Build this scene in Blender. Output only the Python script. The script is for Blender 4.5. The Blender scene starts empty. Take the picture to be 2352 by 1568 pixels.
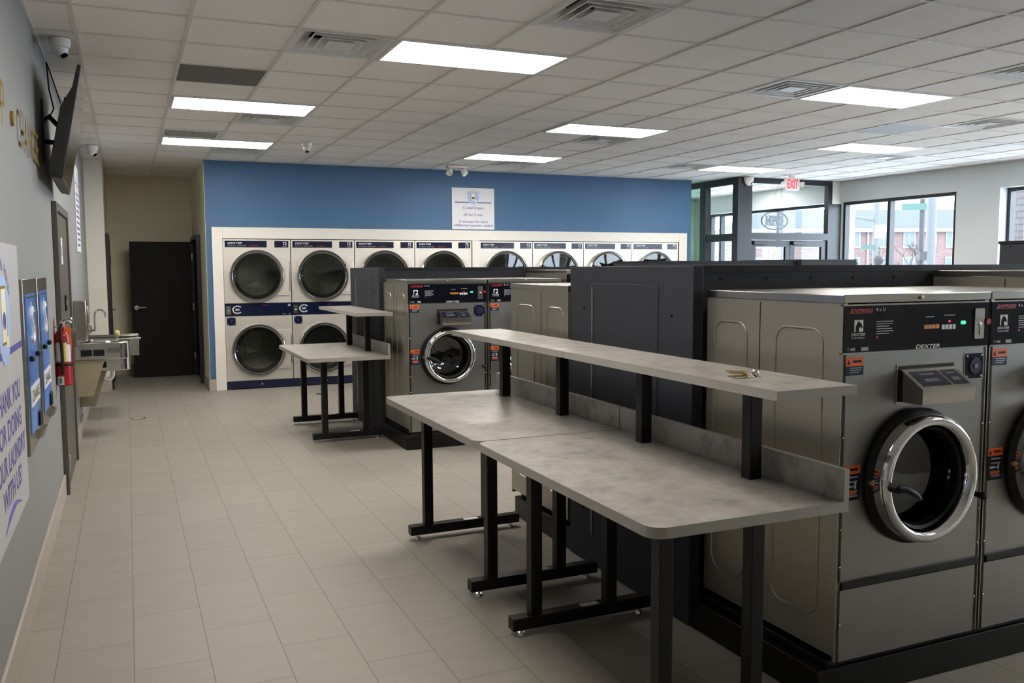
import bpy, math, random
from mathutils import Vector, Matrix
random.seed(7)
PI = math.pi
sc = bpy.context.scene
COL = sc.collection

# ------------------------------------------------------------------ camera
YAW, PITCH, ROLL, FPX = 0.412724, 0.084180, -0.004586, 2011.9
cd = bpy.data.cameras.new('camera'); cam = bpy.data.objects.new('camera', cd); COL.objects.link(cam)
cd.sensor_fit = 'HORIZONTAL'; cd.sensor_width = 36.0; cd.lens = 36.0*FPX/2352.0; cd.clip_start = .05; cd.clip_end = 500
_cy, _sy, _cp, _sp = math.cos(YAW), math.sin(YAW), math.cos(PITCH), math.sin(PITCH)
FW = Vector((_sy*_cp, _cy*_cp, -_sp)); R0 = Vector((_cy, -_sy, 0)); U0 = R0.cross(FW)
RR = R0*math.cos(ROLL)+U0*math.sin(ROLL); UU = RR.cross(FW)
cam.matrix_world = Matrix(((RR.x, UU.x, -FW.x, 0), (RR.y, UU.y, -FW.y, 0), (RR.z, UU.z, -FW.z, 1.62), (0, 0, 0, 1)))
sc.camera = cam

# ------------------------------------------------------------------ world, exposure
SKY = 15.0
LAMP = 27.5
w = bpy.data.worlds.new('world'); sc.world = w; w.use_nodes = True
nt = w.node_tree; nt.nodes.clear()
wo = nt.nodes.new('ShaderNodeOutputWorld'); bg = nt.nodes.new('ShaderNodeBackground')
tc = nt.nodes.new('ShaderNodeTexCoord'); ns = nt.nodes.new('ShaderNodeTexNoise'); cr = nt.nodes.new('ShaderNodeValToRGB')
ns.inputs['Scale'].default_value = 2.5; ns.inputs['Detail'].default_value = 4
cr.color_ramp.elements[0].position = .35; cr.color_ramp.elements[0].color = (.66, .80, 1, 1)
cr.color_ramp.elements[1].position = .7; cr.color_ramp.elements[1].color = (.88, .95, 1, 1)
nt.links.new(tc.outputs['Generated'], ns.inputs['Vector']); nt.links.new(ns.outputs['Fac'], cr.inputs['Fac'])
nt.links.new(cr.outputs['Color'], bg.inputs['Color']); bg.inputs['Strength'].default_value = SKY
nt.links.new(bg.outputs['Background'], wo.inputs['Surface'])
sc.view_settings.view_transform = 'Standard'; sc.view_settings.look = 'None'
sc.view_settings.exposure = 0.0; sc.view_settings.gamma = 1.0; sc.view_settings.use_curve_mapping = False
try:
    sc.cycles.max_bounces = 14; sc.cycles.diffuse_bounces = 9; sc.cycles.glossy_bounces = 5
    sc.cycles.transparent_max_bounces = 16; sc.cycles.sample_clamp_indirect = 20.0
    sc.cycles.caustics_reflective = False; sc.cycles.caustics_refractive = False
    sc.cycles.use_denoising = True
except Exception:
    pass

# ------------------------------------------------------------------ materials
M = {}
def nodes(name):
    m = bpy.data.materials.new(name); m.use_nodes = True; t = m.node_tree
    b = t.nodes['Principled BSDF']; M[name] = m
    return m, t, b
def mat(name, col, rough=.5, metal=0., var=.06, scale=9., spec=.5, bump=0., emit=None, estr=0., stretch=None, coat=0.):
    m, t, b = nodes(name)
    b.inputs['Roughness'].default_value = rough; b.inputs['Metallic'].default_value = metal
    b.inputs['Specular IOR Level'].default_value = spec
    if coat: b.inputs['Coat Weight'].default_value = coat; b.inputs['Coat Roughness'].default_value = .05
    tcn = t.nodes.new('ShaderNodeTexCoord'); mp = t.nodes.new('ShaderNodeMapping'); n = t.nodes.new('ShaderNodeTexNoise')
    n.inputs['Scale'].default_value = scale; n.inputs['Detail'].default_value = 5
    if stretch: mp.inputs['Scale'].default_value = stretch
    t.links.new(tcn.outputs['Object'], mp.inputs['Vector']); t.links.new(mp.outputs['Vector'], n.inputs['Vector'])
    r = t.nodes.new('ShaderNodeValToRGB')
    a = [max(0, c*(1-var)) for c in col]; c2 = [min(1, c*(1+var)) for c in col]
    r.color_ramp.elements[0].position = .3; r.color_ramp.elements[0].color = (*a, 1)
    r.color_ramp.elements[1].position = .7; r.color_ramp.elements[1].color = (*c2, 1)
    t.links.new(n.outputs['Fac'], r.inputs['Fac']); t.links.new(r.outputs['Color'], b.inputs['Base Color'])
    if bump:
        bp = t.nodes.new('ShaderNodeBump'); bp.inputs['Strength'].default_value = bump; bp.inputs['Distance'].default_value = .002
        t.links.new(n.outputs['Fac'], bp.inputs['Height']); t.links.new(bp.outputs['Normal'], b.inputs['Normal'])
    if emit:
        b.inputs['Emission Color'].default_value = (*emit, 1); b.inputs['Emission Strength'].default_value = estr
    return m
def steel(name, col, rough, stretch, aniso=.3, metal=.78, var=.08):
    m, t, b = nodes(name)
    b.inputs['Metallic'].default_value = metal; b.inputs['Anisotropic'].default_value = aniso
    tcn = t.nodes.new('ShaderNodeTexCoord'); mp = t.nodes.new('ShaderNodeMapping'); n = t.nodes.new('ShaderNodeTexNoise')
    mp.inputs['Scale'].default_value = stretch; n.inputs['Scale'].default_value = 6; n.inputs['Detail'].default_value = 6
    t.links.new(tcn.outputs['Object'], mp.inputs['Vector']); t.links.new(mp.outputs['Vector'], n.inputs['Vector'])
    n2 = t.nodes.new('ShaderNodeTexNoise'); n2.inputs['Scale'].default_value = 2.2; n2.inputs['Detail'].default_value = 3
    t.links.new(tcn.outputs['Object'], n2.inputs['Vector'])
    r = t.nodes.new('ShaderNodeMapRange'); r.inputs['To Min'].default_value = rough-.06; r.inputs['To Max'].default_value = rough+.08
    t.links.new(n.outputs['Fac'], r.inputs['Value']); t.links.new(r.outputs['Result'], b.inputs['Roughness'])
    c = t.nodes.new('ShaderNodeValToRGB')
    c.color_ramp.elements[0].position = .3; c.color_ramp.elements[0].color = (*[v*(1-var) for v in col], 1)
    c.color_ramp.elements[1].position = .7; c.color_ramp.elements[1].color = (*[min(1, v*(1+var)) for v in col], 1)
    t.links.new(n.outputs['Fac'], c.inputs['Fac']); t.links.new(c.outputs['Color'], b.inputs['Base Color'])
    bp = t.nodes.new('ShaderNodeBump'); bp.inputs['Strength'].default_value = .25; bp.inputs['Distance'].default_value = .02
    t.links.new(n2.outputs['Fac'], bp.inputs['Height']); t.links.new(bp.outputs['Normal'], b.inputs['Normal'])
    return m
def glass(name, tint, r0=.04, grazing=.7):
    m = bpy.data.materials.new(name); m.use_nodes = True; M[name] = m; t = m.node_tree; t.nodes.clear()
    o = t.nodes.new('ShaderNodeOutputMaterial'); mx = t.nodes.new('ShaderNodeMixShader')
    tr = t.nodes.new('ShaderNodeBsdfTransparent'); gl = t.nodes.new('ShaderNodeBsdfGlossy'); lw = t.nodes.new('ShaderNodeLayerWeight')
    tr.inputs['Color'].default_value = (*tint, 1); gl.inputs['Roughness'].default_value = .02; lw.inputs['Blend'].default_value = .5
    pw = t.nodes.new('ShaderNodeMath'); pw.operation = 'POWER'; pw.inputs[1].default_value = 5
    mu = t.nodes.new('ShaderNodeMath'); mu.operation = 'MULTIPLY_ADD'; mu.inputs[1].default_value = grazing; mu.inputs[2].default_value = r0; mu.use_clamp = True
    t.links.new(lw.outputs['Facing'], pw.inputs[0]); t.links.new(pw.outputs[0], mu.inputs[0]); t.links.new(mu.outputs[0], mx.inputs['Fac'])
    t.links.new(tr.outputs[0], mx.inputs[1]); t.links.new(gl.outputs[0], mx.inputs[2]); t.links.new(mx.outputs[0], o.inputs['Surface'])
    return m
def bricky(name, c1, c2, mortar, bw, rh, ms, offx=0, offy=0, swap=None, rough=.5, bump=.15, noise=.05, offset=.5, spec=.5):
    m, t, b = nodes(name)
    tcn = t.nodes.new('ShaderNodeTexCoord'); sp = t.nodes.new('ShaderNodeSeparateXYZ'); cb = t.nodes.new('ShaderNodeCombineXYZ')
    t.links.new(tcn.outputs['Object'], sp.inputs[0])
    src = swap or 'XY'
    for k, ax in enumerate(src):
        ad = t.nodes.new('ShaderNodeMath'); ad.operation = 'ADD'; ad.inputs[1].default_value = (offx, offy)[k]
        t.links.new(sp.outputs[ax], ad.inputs[0]); t.links.new(ad.outputs[0], cb.inputs[k])
    br = t.nodes.new('ShaderNodeTexBrick'); br.inputs['Scale'].default_value = 1
    br.inputs['Brick Width'].default_value = bw; br.inputs['Row Height'].default_value = rh; br.inputs['Mortar Size'].default_value = ms
    br.inputs['Mortar Smooth'].default_value = .1; br.offset = offset; br.inputs['Bias'].default_value = 0
    br.inputs['Color1'].default_value = (*c1, 1); br.inputs['Color2'].default_value = (*c2, 1); br.inputs['Mortar'].default_value = (*mortar, 1)
    t.links.new(cb.outputs[0], br.inputs['Vector'])
    n = t.nodes.new('ShaderNodeTexNoise'); n.inputs['Scale'].default_value = 3.5; n.inputs['Detail'].default_value = 8
    mp = t.nodes.new('ShaderNodeMapping'); mp.inputs['Scale'].default_value = (1, 4, 1) if src == 'YX' else (1, 1, 1)
    t.links.new(tcn.outputs['Object'], mp.inputs[0]); t.links.new(mp.outputs[0], n.inputs['Vector'])
    mr = t.nodes.new('ShaderNodeMapRange'); mr.inputs['To Min'].default_value = 1-noise*2; mr.inputs['To Max'].default_value = 1+noise*2
    t.links.new(n.outputs['Fac'], mr.inputs['Value'])
    mx = t.nodes.new('ShaderNodeVectorMath'); mx.operation = 'SCALE'
    t.links.new(br.outputs['Color'], mx.inputs[0]); t.links.new(mr.outputs[0], mx.inputs['Scale'])
    t.links.new(mx.outputs[0], b.inputs['Base Color'])
    b.inputs['Roughness'].default_value = rough; b.inputs['Specular IOR Level'].default_value = spec
    bp = t.nodes.new('ShaderNodeBump'); bp.inputs['Strength'].default_value = bump; bp.inputs['Distance'].default_value = .003; bp.invert = True
    t.links.new(br.outputs['Fac'], bp.inputs['Height']); t.links.new(bp.outputs['Normal'], b.inputs['Normal'])
    return m

bricky('floor_tile', (.27, .246, .21), (.292, .267, .229), (.155, .14, .117), .609, .2925, .0022, offx=-4.05+6.09, offy=.033+2.925*2, swap='YX', rough=.5, bump=.3, noise=.05, spec=.3)
mat('ceiling_tile', (.92, .88, .83), .9, var=.025, scale=60, bump=.25)
mat('tee', (.70, .68, .65), .55, var=.02)
mat('white_wall', (.245, .247, .246), .75, var=.015, scale=3)
mat('window_wall', (.63, .665, .68), .8, var=.015, scale=3)
mat('cream_wall', (.74, .715, .63), .8, var=.015, scale=3)
mat('olive_wall', (.76, .72, .54), .8, var=.02, scale=3)
mat('blue_paint', (.054, .135, .255), .6, var=.04, scale=2)
mat('white_trim', (.74, .71, .65), .5, var=.015)
mat('base_tile', (.40, .355, .30), .5, var=.06)
mat('charcoal', (.024, .026, .034), .65, var=.12, scale=40, spec=.3)
mat('charcoal_dark', (.008, .008, .010), .6, spec=.25)
mat('black_metal', (.006, .006, .006), .45, var=.1, spec=.3)
mat('black_base', (.005, .005, .005), .4, var=.1, spec=.25)
mat('black_gloss', (.004, .005, .010), .15, var=.1, spec=.3)
mat('navy', (.008, .012, .040), .4, var=.1, spec=.3)
mat('navy_gloss', (.006, .010, .034), .18, var=.1, spec=.35)
mat('black_rubber', (.006, .006, .006), .5, spec=.3)
mat('door_paint', (.006, .0055, .005), .6, spec=.25, var=.1)
mat('steel_door', (.085, .078, .066), .45, var=.05)
mat('frame_black', (.012, .013, .016), .4, var=.1)
mat('laminate_edge', (.36, .34, .30), .45, var=.03)
mat('poster_white', (.44, .44, .455), .5, var=.02)
mat('orange', (.85, .13, .015), .5)
mat('red', (.36, .010, .010), .28, var=.05, coat=.3)
mat('red_text', (.55, .02, .02), .4)
mat('white', (.75, .74, .74), .5, var=.02)
mat('plastic_white', (.72, .71, .69), .4, var=.02)
mat('print_white', (.70, .70, .72), .5, var=.02)
mat('grey_text', (.35, .36, .40), .5)
mat('purple_text', (.085, .075, .33), .5, var=.03)
mat('light_blue', (.36, .50, .80), .5, var=.03)
mat('gold', (.26, .165, .03), .8, spec=.1)
mat('yellow', (.75, .55, .04), .5); mat('tan', (.62, .50, .26), .5)
mat('cream_print', (.80, .72, .50), .5)
mat('green', (.03, .30, .12), .4)
mat('sky_print', (.08, .22, .62), .25, var=.35, scale=5)
mat('brass', (.62, .47, .17), .25, metal=1, var=.1)
mat('beige_panel', (.30, .255, .165), .5, var=.03)
mat('green_glass_wall', (.50, .56, .52), .6, var=.12, scale=3)
mat('grey_panel', (.13, .118, .105), .6, var=.05)
mat('roof', (.030, .035, .037), .9, var=.08, scale=2)
mat('house_white', (.125, .125, .13), .6)
mat('house_glass', (.04, .055, .07), .1)
mat('asphalt', (.62, .63, .64), .9, var=.1)
mat('bark', (.018, .014, .013), .9, var=.2)
mat('leaf', (.022, .04, .016), .8, var=.4, scale=8)
mat('pole', (.062, .064, .066), .7)
mat('pole_dark', (.014, .014, .017), .7)
mat('sign_green', (.01, .045, .035), .5)
mat('neon_tube', (.012, .012, .014), .4, spec=.2)
bricky('brick', (.09, .047, .043), (.106, .06, .055), (.098, .088, .082), .6, .2, .02, swap='XZ', rough=.9, noise=.08)
bricky('pale_brick', (.08, .064, .056), (.092, .078, .072), (.048, .045, .045), .30, .11, .012, swap='YZ', rough=.9)
steel('steel', (.29, .282, .27), .34, (1, 1, 60), .3, .9, .03)
steel('steel_side', (.37, .35, .29), .36, (8, 60, 1), .2, .85, .035)
steel('steel_dryer', (.72, .68, .61), .40, (30, 1, 1), .2, .75)
mat('steel_grey', (.42, .40, .36), .24, metal=1, var=.06, scale=20, stretch=(1, 1, 12))
mat('chrome', (.70, .70, .71), .06, metal=1, var=.02)
mat('chrome_dark', (.56, .55, .53), .12, metal=1, var=.02)
mat('chrome_soft', (.66, .64, .61), .18, metal=1, var=.03)
mat('drum', (.30, .31, .28), .35, metal=.9, var=.15, scale=30)
mat('drum_dark', (.05, .05, .05), .4, metal=.8, var=.2, scale=30)
mat('lamp_lens', (.9, .9, .9), .5, emit=(1, .945, .865), estr=LAMP)
mat('led_green', (.02, .5, .3), .4, emit=(.04, .9, .5), estr=.9)
mat('led_red', (.6, .02, .02), .4, emit=(1, .04, .06), estr=1.6)
mat('exit_red', (.8, .05, .06), .4, emit=(1, .045, .07), estr=.9)
mat('led_amber', (.45, .16, .01), .4, emit=(.7, .25, .02), estr=.10)
mat('screen', (.012, .012, .013), .07, var=.02, spec=.9)
glass('pane', (.95, .97, .98), .02, .5); glass('green_pane', (.56, .68, .63), .03, .5)
glass('door_glass', (.62, .64, .60), .06, .8)
glass('bowl_glass', (.55, .55, .55), .09, .8)
def lam():
    m, t, b = nodes('laminate')
    tcn = t.nodes.new('ShaderNodeTexCoord')
    n1 = t.nodes.new('ShaderNodeTexNoise'); n1.inputs['Scale'].default_value = 10; n1.inputs['Detail'].default_value = 9; n1.inputs['Roughness'].default_value = .68
    n2 = t.nodes.new('ShaderNodeTexNoise'); n2.inputs['Scale'].default_value = 22; n2.inputs['Detail'].default_value = 6
    for n in (n1, n2): t.links.new(tcn.outputs['Object'], n.inputs['Vector'])
    ad = t.nodes.new('ShaderNodeMath'); ad.operation = 'MULTIPLY_ADD'; ad.inputs[1].default_value = .35
    t.links.new(n2.outputs['Fac'], ad.inputs[0]); t.links.new(n1.outputs['Fac'], ad.inputs[2])
    r = t.nodes.new('ShaderNodeValToRGB'); e = r.color_ramp.elements
    e[0].position = .46; e[0].color = (.185, .174, .16, 1); e[1].position = .86; e[1].color = (.40, .372, .335, 1)
    x = e.new(.66); x.color = (.32, .30, .275, 1)
    t.links.new(ad.outputs[0], r.inputs['Fac']); t.links.new(r.outputs['Color'], b.inputs['Base Color']); b.inputs['Roughness'].default_value = .33
lam()

# ------------------------------------------------------------------ mesh builder
_txt = {}
def text_mesh(s, bold=0.):
    k = (s, bold)
    if k not in _txt:
        c = bpy.data.curves.new('t', 'FONT'); c.body = s; c.size = 1; c.align_x = 'CENTER'; c.align_y = 'CENTER'; c.offset = bold; c.resolution_u = 3
        o = bpy.data.objects.new('t', c); COL.objects.link(o)
        bpy.context.view_layer.update()
        me = bpy.data.meshes.new_from_object(o.evaluated_get(bpy.context.evaluated_depsgraph_get()))
        v = [tuple(p.co) for p in me.vertices]; f = [tuple(p.vertices) for p in me.polygons]
        bpy.data.objects.remove(o); bpy.data.curves.remove(c); bpy.data.meshes.remove(me)
        xs = [p[0] for p in v]; ys = [p[1] for p in v]
        cx, cy = (max(xs)+min(xs))/2, (max(ys)+min(ys))/2
        v = [(p[0]-cx, p[1]-cy) for p in v]
        _txt[k] = (v, f, max(xs)-min(xs), max(ys)-min(ys))
    return _txt[k]

class MB:
    def __init__(self): self.v = []; self.f = []; self.mi = []; self.mats = []
    def _m(self, m):
        if m not in self.mats: self.mats.append(m)
        return self.mats.index(m)
    def add(self, vs, fs, m):
        o = len(self.v); k = self._m(m)
        self.v += [tuple(p) for p in vs]; self.f += [tuple(i+o for i in q) for q in fs]; self.mi += [k]*len(fs)
        return self
    def box(self, x0, x1, y0, y1, z0, z1, m, skip=''):
        v = [(x, y, z) for z in (z0, z1) for y in (y0, y1) for x in (x0, x1)]
        F = {'b': (0, 2, 3, 1), 't': (4, 5, 7, 6), 'f': (0, 1, 5, 4), 'k': (2, 6, 7, 3), 'l': (0, 4, 6, 2), 'r': (1, 3, 7, 5)}
        return self.add(v, [F[k] for k in F if k not in skip], m)
    def prism(self, poly, axis, c0, c1, m):
        n = len(poly)
        def P(a, b, c): return {'x': (c, a, b), 'y': (a, c, b), 'z': (a, b, c)}[axis]
        v = [P(a, b, c0) for a, b in poly]+[P(a, b, c1) for a, b in poly]
        f = [tuple(range(n))[::-1], tuple(range(n, 2*n))]+[(i, (i+1) % n, n+(i+1) % n, n+i) for i in range(n)]
        return self.add(v, f, m)
    def lathe(self, prof, c, d, m, n=40, closed=False):
        d = Vector(d).normalized(); a = d.orthogonal().normalized(); b = d.cross(a); c = Vector(c)
        v = []; k = len(prof)
        for i in range(n):
            t = 2*PI*i/n; e = a*math.cos(t)+b*math.sin(t)
            v += [c+e*r+d*h for r, h in prof]
        f = []
        for i in range(n):
            j = (i+1) % n
            for q in range(k if closed else k-1):
                q2 = (q+1) % k
                f.append((i*k+q, j*k+q, j*k+q2, i*k+q2))
        return self.add(v, f, m)
    def disc(self, c, d, r, m, n=32):
        d = Vector(d).normalized(); a = d.orthogonal().normalized(); b = d.cross(a); c = Vector(c)
        return self.add([c+(a*math.cos(2*PI*i/n)+b*math.sin(2*PI*i/n))*r for i in range(n)], [tuple(range(n))], m)
    def cyl(self, p0, p1, r, m, n=16, r1=None):
        p0 = Vector(p0); p1 = Vector(p1); d = p1-p0; L = d.length; r1 = r if r1 is None else r1
        return self.lathe([(1e-5, 0), (r, 0), (r1, L), (1e-5, L)], p0, d, m, n)
    def tube(self, pts, r, m, n=8, closed=False):
        pts = [Vector(p) for p in pts]; k = len(pts); v = []; prev = None
        for i, p in enumerate(pts):
            if closed: d = pts[(i+1) % k]-pts[i-1]
            else: d = pts[min(i+1, k-1)]-pts[max(i-1, 0)]
            d.normalize()
            a = d.orthogonal().normalized() if prev is None else (prev-d*prev.dot(d)).normalized()
            prev = a; b = d.cross(a)
            rr = r[i] if isinstance(r, (list, tuple)) else r
            v += [p+(a*math.cos(2*PI*j/n)+b*math.sin(2*PI*j/n))*rr for j in range(n)]
        f = []
        for i in range(k if closed else k-1):
            i2 = (i+1) % k
            f += [(i*n+j, i*n+(j+1) % n, i2*n+(j+1) % n, i2*n+j) for j in range(n)]
        if not closed: f += [tuple(range(n))[::-1], tuple((k-1)*n+j for j in range(n))]
        return self.add(v, f, m)
    def ball(self, c, r, m, n=16, s=(1, 1, 1)):
        prof = [(max(1e-4, math.sin(PI*i/10))*r, -math.cos(PI*i/10)*r) for i in range(11)]
        o = len(self.v); self.lathe(prof, (0, 0, 0), (0, 0, 1), m, n)
        self.v[o:] = [(c[0]+p[0]*s[0], c[1]+p[1]*s[1], c[2]+p[2]*s[2]) for p in self.v[o:]]
        return self
    def quad(self, a, b, c, d, m): return self.add([a, b, c, d], [(0, 1, 2, 3)], m)
    def text(self, s, pos, size, m, xd=(1, 0, 0), yd=(0, 0, 1), width=None, shear=0., bold=0., height=None, align='c'):
        v, f, W, H = text_mesh(s, bold); xd = Vector(xd); yd = Vector(yd); pos = Vector(pos)
        ky = (height/H) if height else size; kx = (width/W) if width else ky
        if align == 'l': pos = pos+xd*(W*kx/2)
        return self.add([pos+xd*(p[0]*kx+shear*p[1]*ky)+yd*(p[1]*ky) for p in v], f, m)
    def plate_hole(self, x0, x1, z0, z1, y, cx, cz, r, m, n=48):
        ang = [2*PI*i/n for i in range(n)]+[math.atan2(z-cz, x-cx) % (2*PI) for x in (x0, x1) for z in (z0, z1)]
        ang = sorted(set(round(a, 6) for a in ang)); v = []
        for a in ang:
            c, s = math.cos(a), math.sin(a)
            t = min(((x1 if c > 0 else x0)-cx)/c if abs(c) > 1e-9 else 1e9, ((z1 if s > 0 else z0)-cz)/s if abs(s) > 1e-9 else 1e9)
            v += [(cx+c*r, y, cz+s*r), (cx+c*t, y, cz+s*t)]
        k = len(ang)
        return self.add(v, [(2*i, 2*i+1, 2*((i+1) % k)+1, 2*((i+1) % k)) for i in range(k)], m)
    def build(self, name, parent=None, bevel=0., smooth=True, label=None, seg=2):
        me = bpy.data.meshes.new(name); me.from_pydata(self.v, [], self.f)
        for q in self.mats: me.materials.append(M[q])
        me.polygons.foreach_set('material_index', self.mi); me.update()
        import bmesh
        bm = bmesh.new(); bm.from_mesh(me); bmesh.ops.recalc_face_normals(bm, faces=bm.faces); bm.to_mesh(me); bm.free()
        if smooth:
            me.shade_smooth(); me.set_sharp_from_angle(angle=math.radians(35))
        o = bpy.data.objects.new(name, me); COL.objects.link(o)
        if parent is not None: o.parent = parent
        if bevel:
            b = o.modifiers.new('bevel', 'BEVEL'); b.width = bevel; b.segments = seg; b.limit_method = 'ANGLE'; b.angle_limit = math.radians(50)
        if label: o['label'] = label
        return o
def tag(o, label, cat, group=None, kind=None):
    if label: o['label'] = label
    if cat: o['category'] = cat
    if group: o['group'] = group
    if kind: o['kind'] = kind
    return o
def thing(name, label, cat, loc=(0, 0, 0), rz=0., group=None):
    o = bpy.data.objects.new(name, None); o.empty_display_size = .1; COL.objects.link(o)
    o.location = loc; o.rotation_euler = (0, 0, rz)
    return tag(o, label, cat, group)
def struct(o): o['kind'] = 'structure'; return o
def dup(root, loc, rz, label, group=None):
    r = root.copy(); COL.objects.link(r); r.location = loc; r.rotation_euler = (0, 0, rz); r['label'] = label
    if group: r['group'] = group
    for ch in list(root.children):
        c = ch.copy(); COL.objects.link(c); c.parent = r
        for g in list(ch.children):
            d = g.copy(); COL.objects.link(d); d.parent = c
    return r
def rrect(x0, x1, y0, y1, r, n=6, corners=(1, 1, 1, 1)):
    pts = []
    for k, (cx, cy, a) in enumerate(((x1-r, y0+r, -PI/2), (x1-r, y1-r, 0), (x0+r, y1-r, PI/2), (x0+r, y0+r, PI))):
        if corners[k]: pts += [(cx+r*math.cos(a+PI/2*i/n), cy+r*math.sin(a+PI/2*i/n)) for i in range(n+1)]
        else: pts.append(((x1, y0), (x1, y1), (x0, y1), (x0, y0))[k])
    return pts

# ------------------------------------------------------------------ the setting
XL, XR, YB, YN, H = -.47, 11.10, 12.20, -5.0, 3.036
YV = 15.6                      # far wall of the entry vestibule
GX, GY, G = .3817, 5.3792, .6096
struct(MB().box(XL-.3, XR+.3, YN-.3, YV+.2, -.12, 0, 'floor_tile').build('floor', smooth=False))

LIGHTS = [(0, 4), (0, 8), (2, 0), (6, 4), (6, 8), (8, 0), (12, 4), (12, 8), (14, 0), (15, 12), (8, -4), (8, -8), (14, -4), (14, -8), (0, -4)]  # panels out of view are added to brighten the near washers and tables
VENTS = [(1, 0), (3, -2), (7, 0), (1, 5), (1, 9), (7, 5), (7, 9), (11, 8), (14, 5), (9, -2), (12, 1)]
EGG, GREYT, PERF = (0, 7), (0, 2), (11, 2)
skip = set(VENTS) | {EGG, GREYT, PERF}
for i, j in LIGHTS: skip |= {(i, j), (i+1, j)}
mb = MB(); xs = [XL]; ys = [YN]
i = math.ceil((XL-GX)/G)
while GX+i*G < XR-.01: xs.append(GX+i*G); i += 1
j = math.ceil((YN-GY)/G)
while GY+j*G < YV-.01: ys.append(GY+j*G); j += 1
xs.append(XR); ys.append(YV)
for a in range(len(xs)-1):
    for b in range(len(ys)-1):
        ci = round((xs[a+1]-GX)/G)-1 if a == 0 else round((xs[a]-GX)/G)
        cj = round((ys[b+1]-GY)/G)-1 if b == 0 else round((ys[b]-GY)/G)
        if (ci, cj) in skip: continue
        mb.quad((xs[a], ys[b], H+.006), (xs[a], ys[b+1], H+.006), (xs[a+1], ys[b+1], H+.006), (xs[a+1], ys[b], H+.006), 'ceiling_tile')
ceil = struct(mb.build('ceiling', smooth=False))
mb = MB()
for x in xs[1:-1]: mb.box(x-.012, x+.012, YN, YV, H, H+.005, 'tee')
for y in ys[1:-1]: mb.box(XL, XR, y-.012, y+.012, H+.001, H+.0055, 'tee')
mb.box(XL, XL+.02, YN, 12.7, H, H+.005, 'tee'); mb.box(XR-.02, XR, YN, 11.5, H, H+.005, 'tee'); mb.box(.97, 8.4, YB-.02, YB, H, H+.005, 'tee')
mb.build('tee_grid', ceil, smooth=False)
struct(MB().box(XL-.3, XR+.3, YN-.3, YV+.2, H+.3, H+.4, 'charcoal_dark').build('roof', smooth=False))

JY, JX, HX, HY = 12.72, -.25, .965, 14.70       # wall jut, hall sides, hall end
mb = MB().box(XL-.25, XL, YN, JY, 0, H+.3, 'white_wall')
struct(mb.build('wall_left', smooth=False))
struct(MB().box(JX-.3, HX+.2, HY, HY+.15, 0, H+.3, 'olive_wall').box(XL-.25, JX, JY, HY, 0, H+.3, 'cream_wall').build('wall_hall', smooth=False))
# blue wall with the opening for the dryers (opening .17 wide trim inside)
OX0, OX1, OZ = 1.17, 8.345, 2.02
mb = MB()
mb.box(HX, OX0, YB, YB+.15, 0, H+.3, 'blue_paint').box(OX1, 8.59, YB, YB+.15, 0, H+.3, 'blue_paint').box(OX0, OX1, YB, YB+.15, OZ, H+.3, 'blue_paint')
mb.box(HX, HX+.13, YB+.15, HY, 0, H+.3, 'olive_wall').box(HX-.004, HX, YB, HY, 0, H+.3, 'olive_wall')
mb.box(8.52, 8.58, YB+.15, YV, 0, H+.3, 'green_glass_wall')
struct(mb.build('wall_back', smooth=False))
struct(MB().box(HX+.13, 8.33, 13.6, 13.7, 0, H+.3, 'charcoal_dark').build('wall_service', smooth=False))
mb = MB()
mb.box(1.036, OX0, YB-.022, YB, 0, 2.17, 'white_trim').box(OX1, 8.50, YB-.022, YB, 0, 2.17, 'white_trim').box(OX0, OX1, YB-.022, YB, OZ, 2.17, 'white_trim')
mb.box(4.698, 4.812, YB-.022, YB+.1, 0, OZ, 'white_trim')
struct(mb.build('trim_1', bevel=.004, smooth=False))
# right wall with windows
W1 = (9.20, 11.42, .85, 2.69); W2 = (3.1, 8.50, .85, 2.69); W0 = (-1.6, 2.4, .85, 2.69); W3 = (11.75, 15.3, .3, 2.70)
mb = MB()
edges = [YN, W0[0], W0[1], W2[0], W2[1], W1[0], W1[1], W3[0], W3[1], YV]
for a in range(0, len(edges), 2): mb.box(XR, XR+.28, edges[a], edges[a+1], 0, H+.3, 'window_wall')
for wv in (W0, W2, W1, W3):
    mb.box(XR, XR+.28, wv[0], wv[1], 0, wv[2], 'window_wall').box(XR, XR+.28, wv[0], wv[1], wv[3], H+.3, 'window_wall')
struct(mb.build('wall_right', smooth=False))
def window(n, wv, mull, x=XR+.15):
    y0, y1, z0, z1 = wv; f = .05
    o = MB(); o.box(x, x+.1, y0, y0+f, z0, z1, 'frame_black').box(x, x+.1, y1-f, y1, z0, z1, 'frame_black')
    o.box(x, x+.1, y0+f, y1-f, z0, z0+f, 'frame_black').box(x, x+.1, y0+f, y1-f, z1-f, z1, 'frame_black')
    for y in mull: o.box(x, x+.1, y-.03, y+.03, z0+f, z1-f, 'frame_black')
    r = struct(o.build('window_%d' % n, smooth=False))
    MB().box(x+.045, x+.051, y0+f, y1-f, z0+f, z1-f, 'pane').build('pane', r, smooth=False)
    MB().box(XR-.01, x, y0, y1, z0-.0, z0+.02, 'white_trim').build('sill', r, smooth=False)
    return r
window(1, W1, [10.45], XR+.02); window(2, W2, [4.4, 5.8, 7.15]); window(3, W3, [13.2, 14.95]); window(4, W0, [-.3, 1.1])
# wall behind the camera
struct(MB().box(XL-.3, XR+.28, YN-.25, YN, 0, H+.3, 'cream_wall').build('wall_front', smooth=False))
# vestibule end wall
struct(MB().box(8.58, XR+.28, YV, YV+.15, 0, H+.3, 'cream_wall').build('wall_vestibule', smooth=False))
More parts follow.
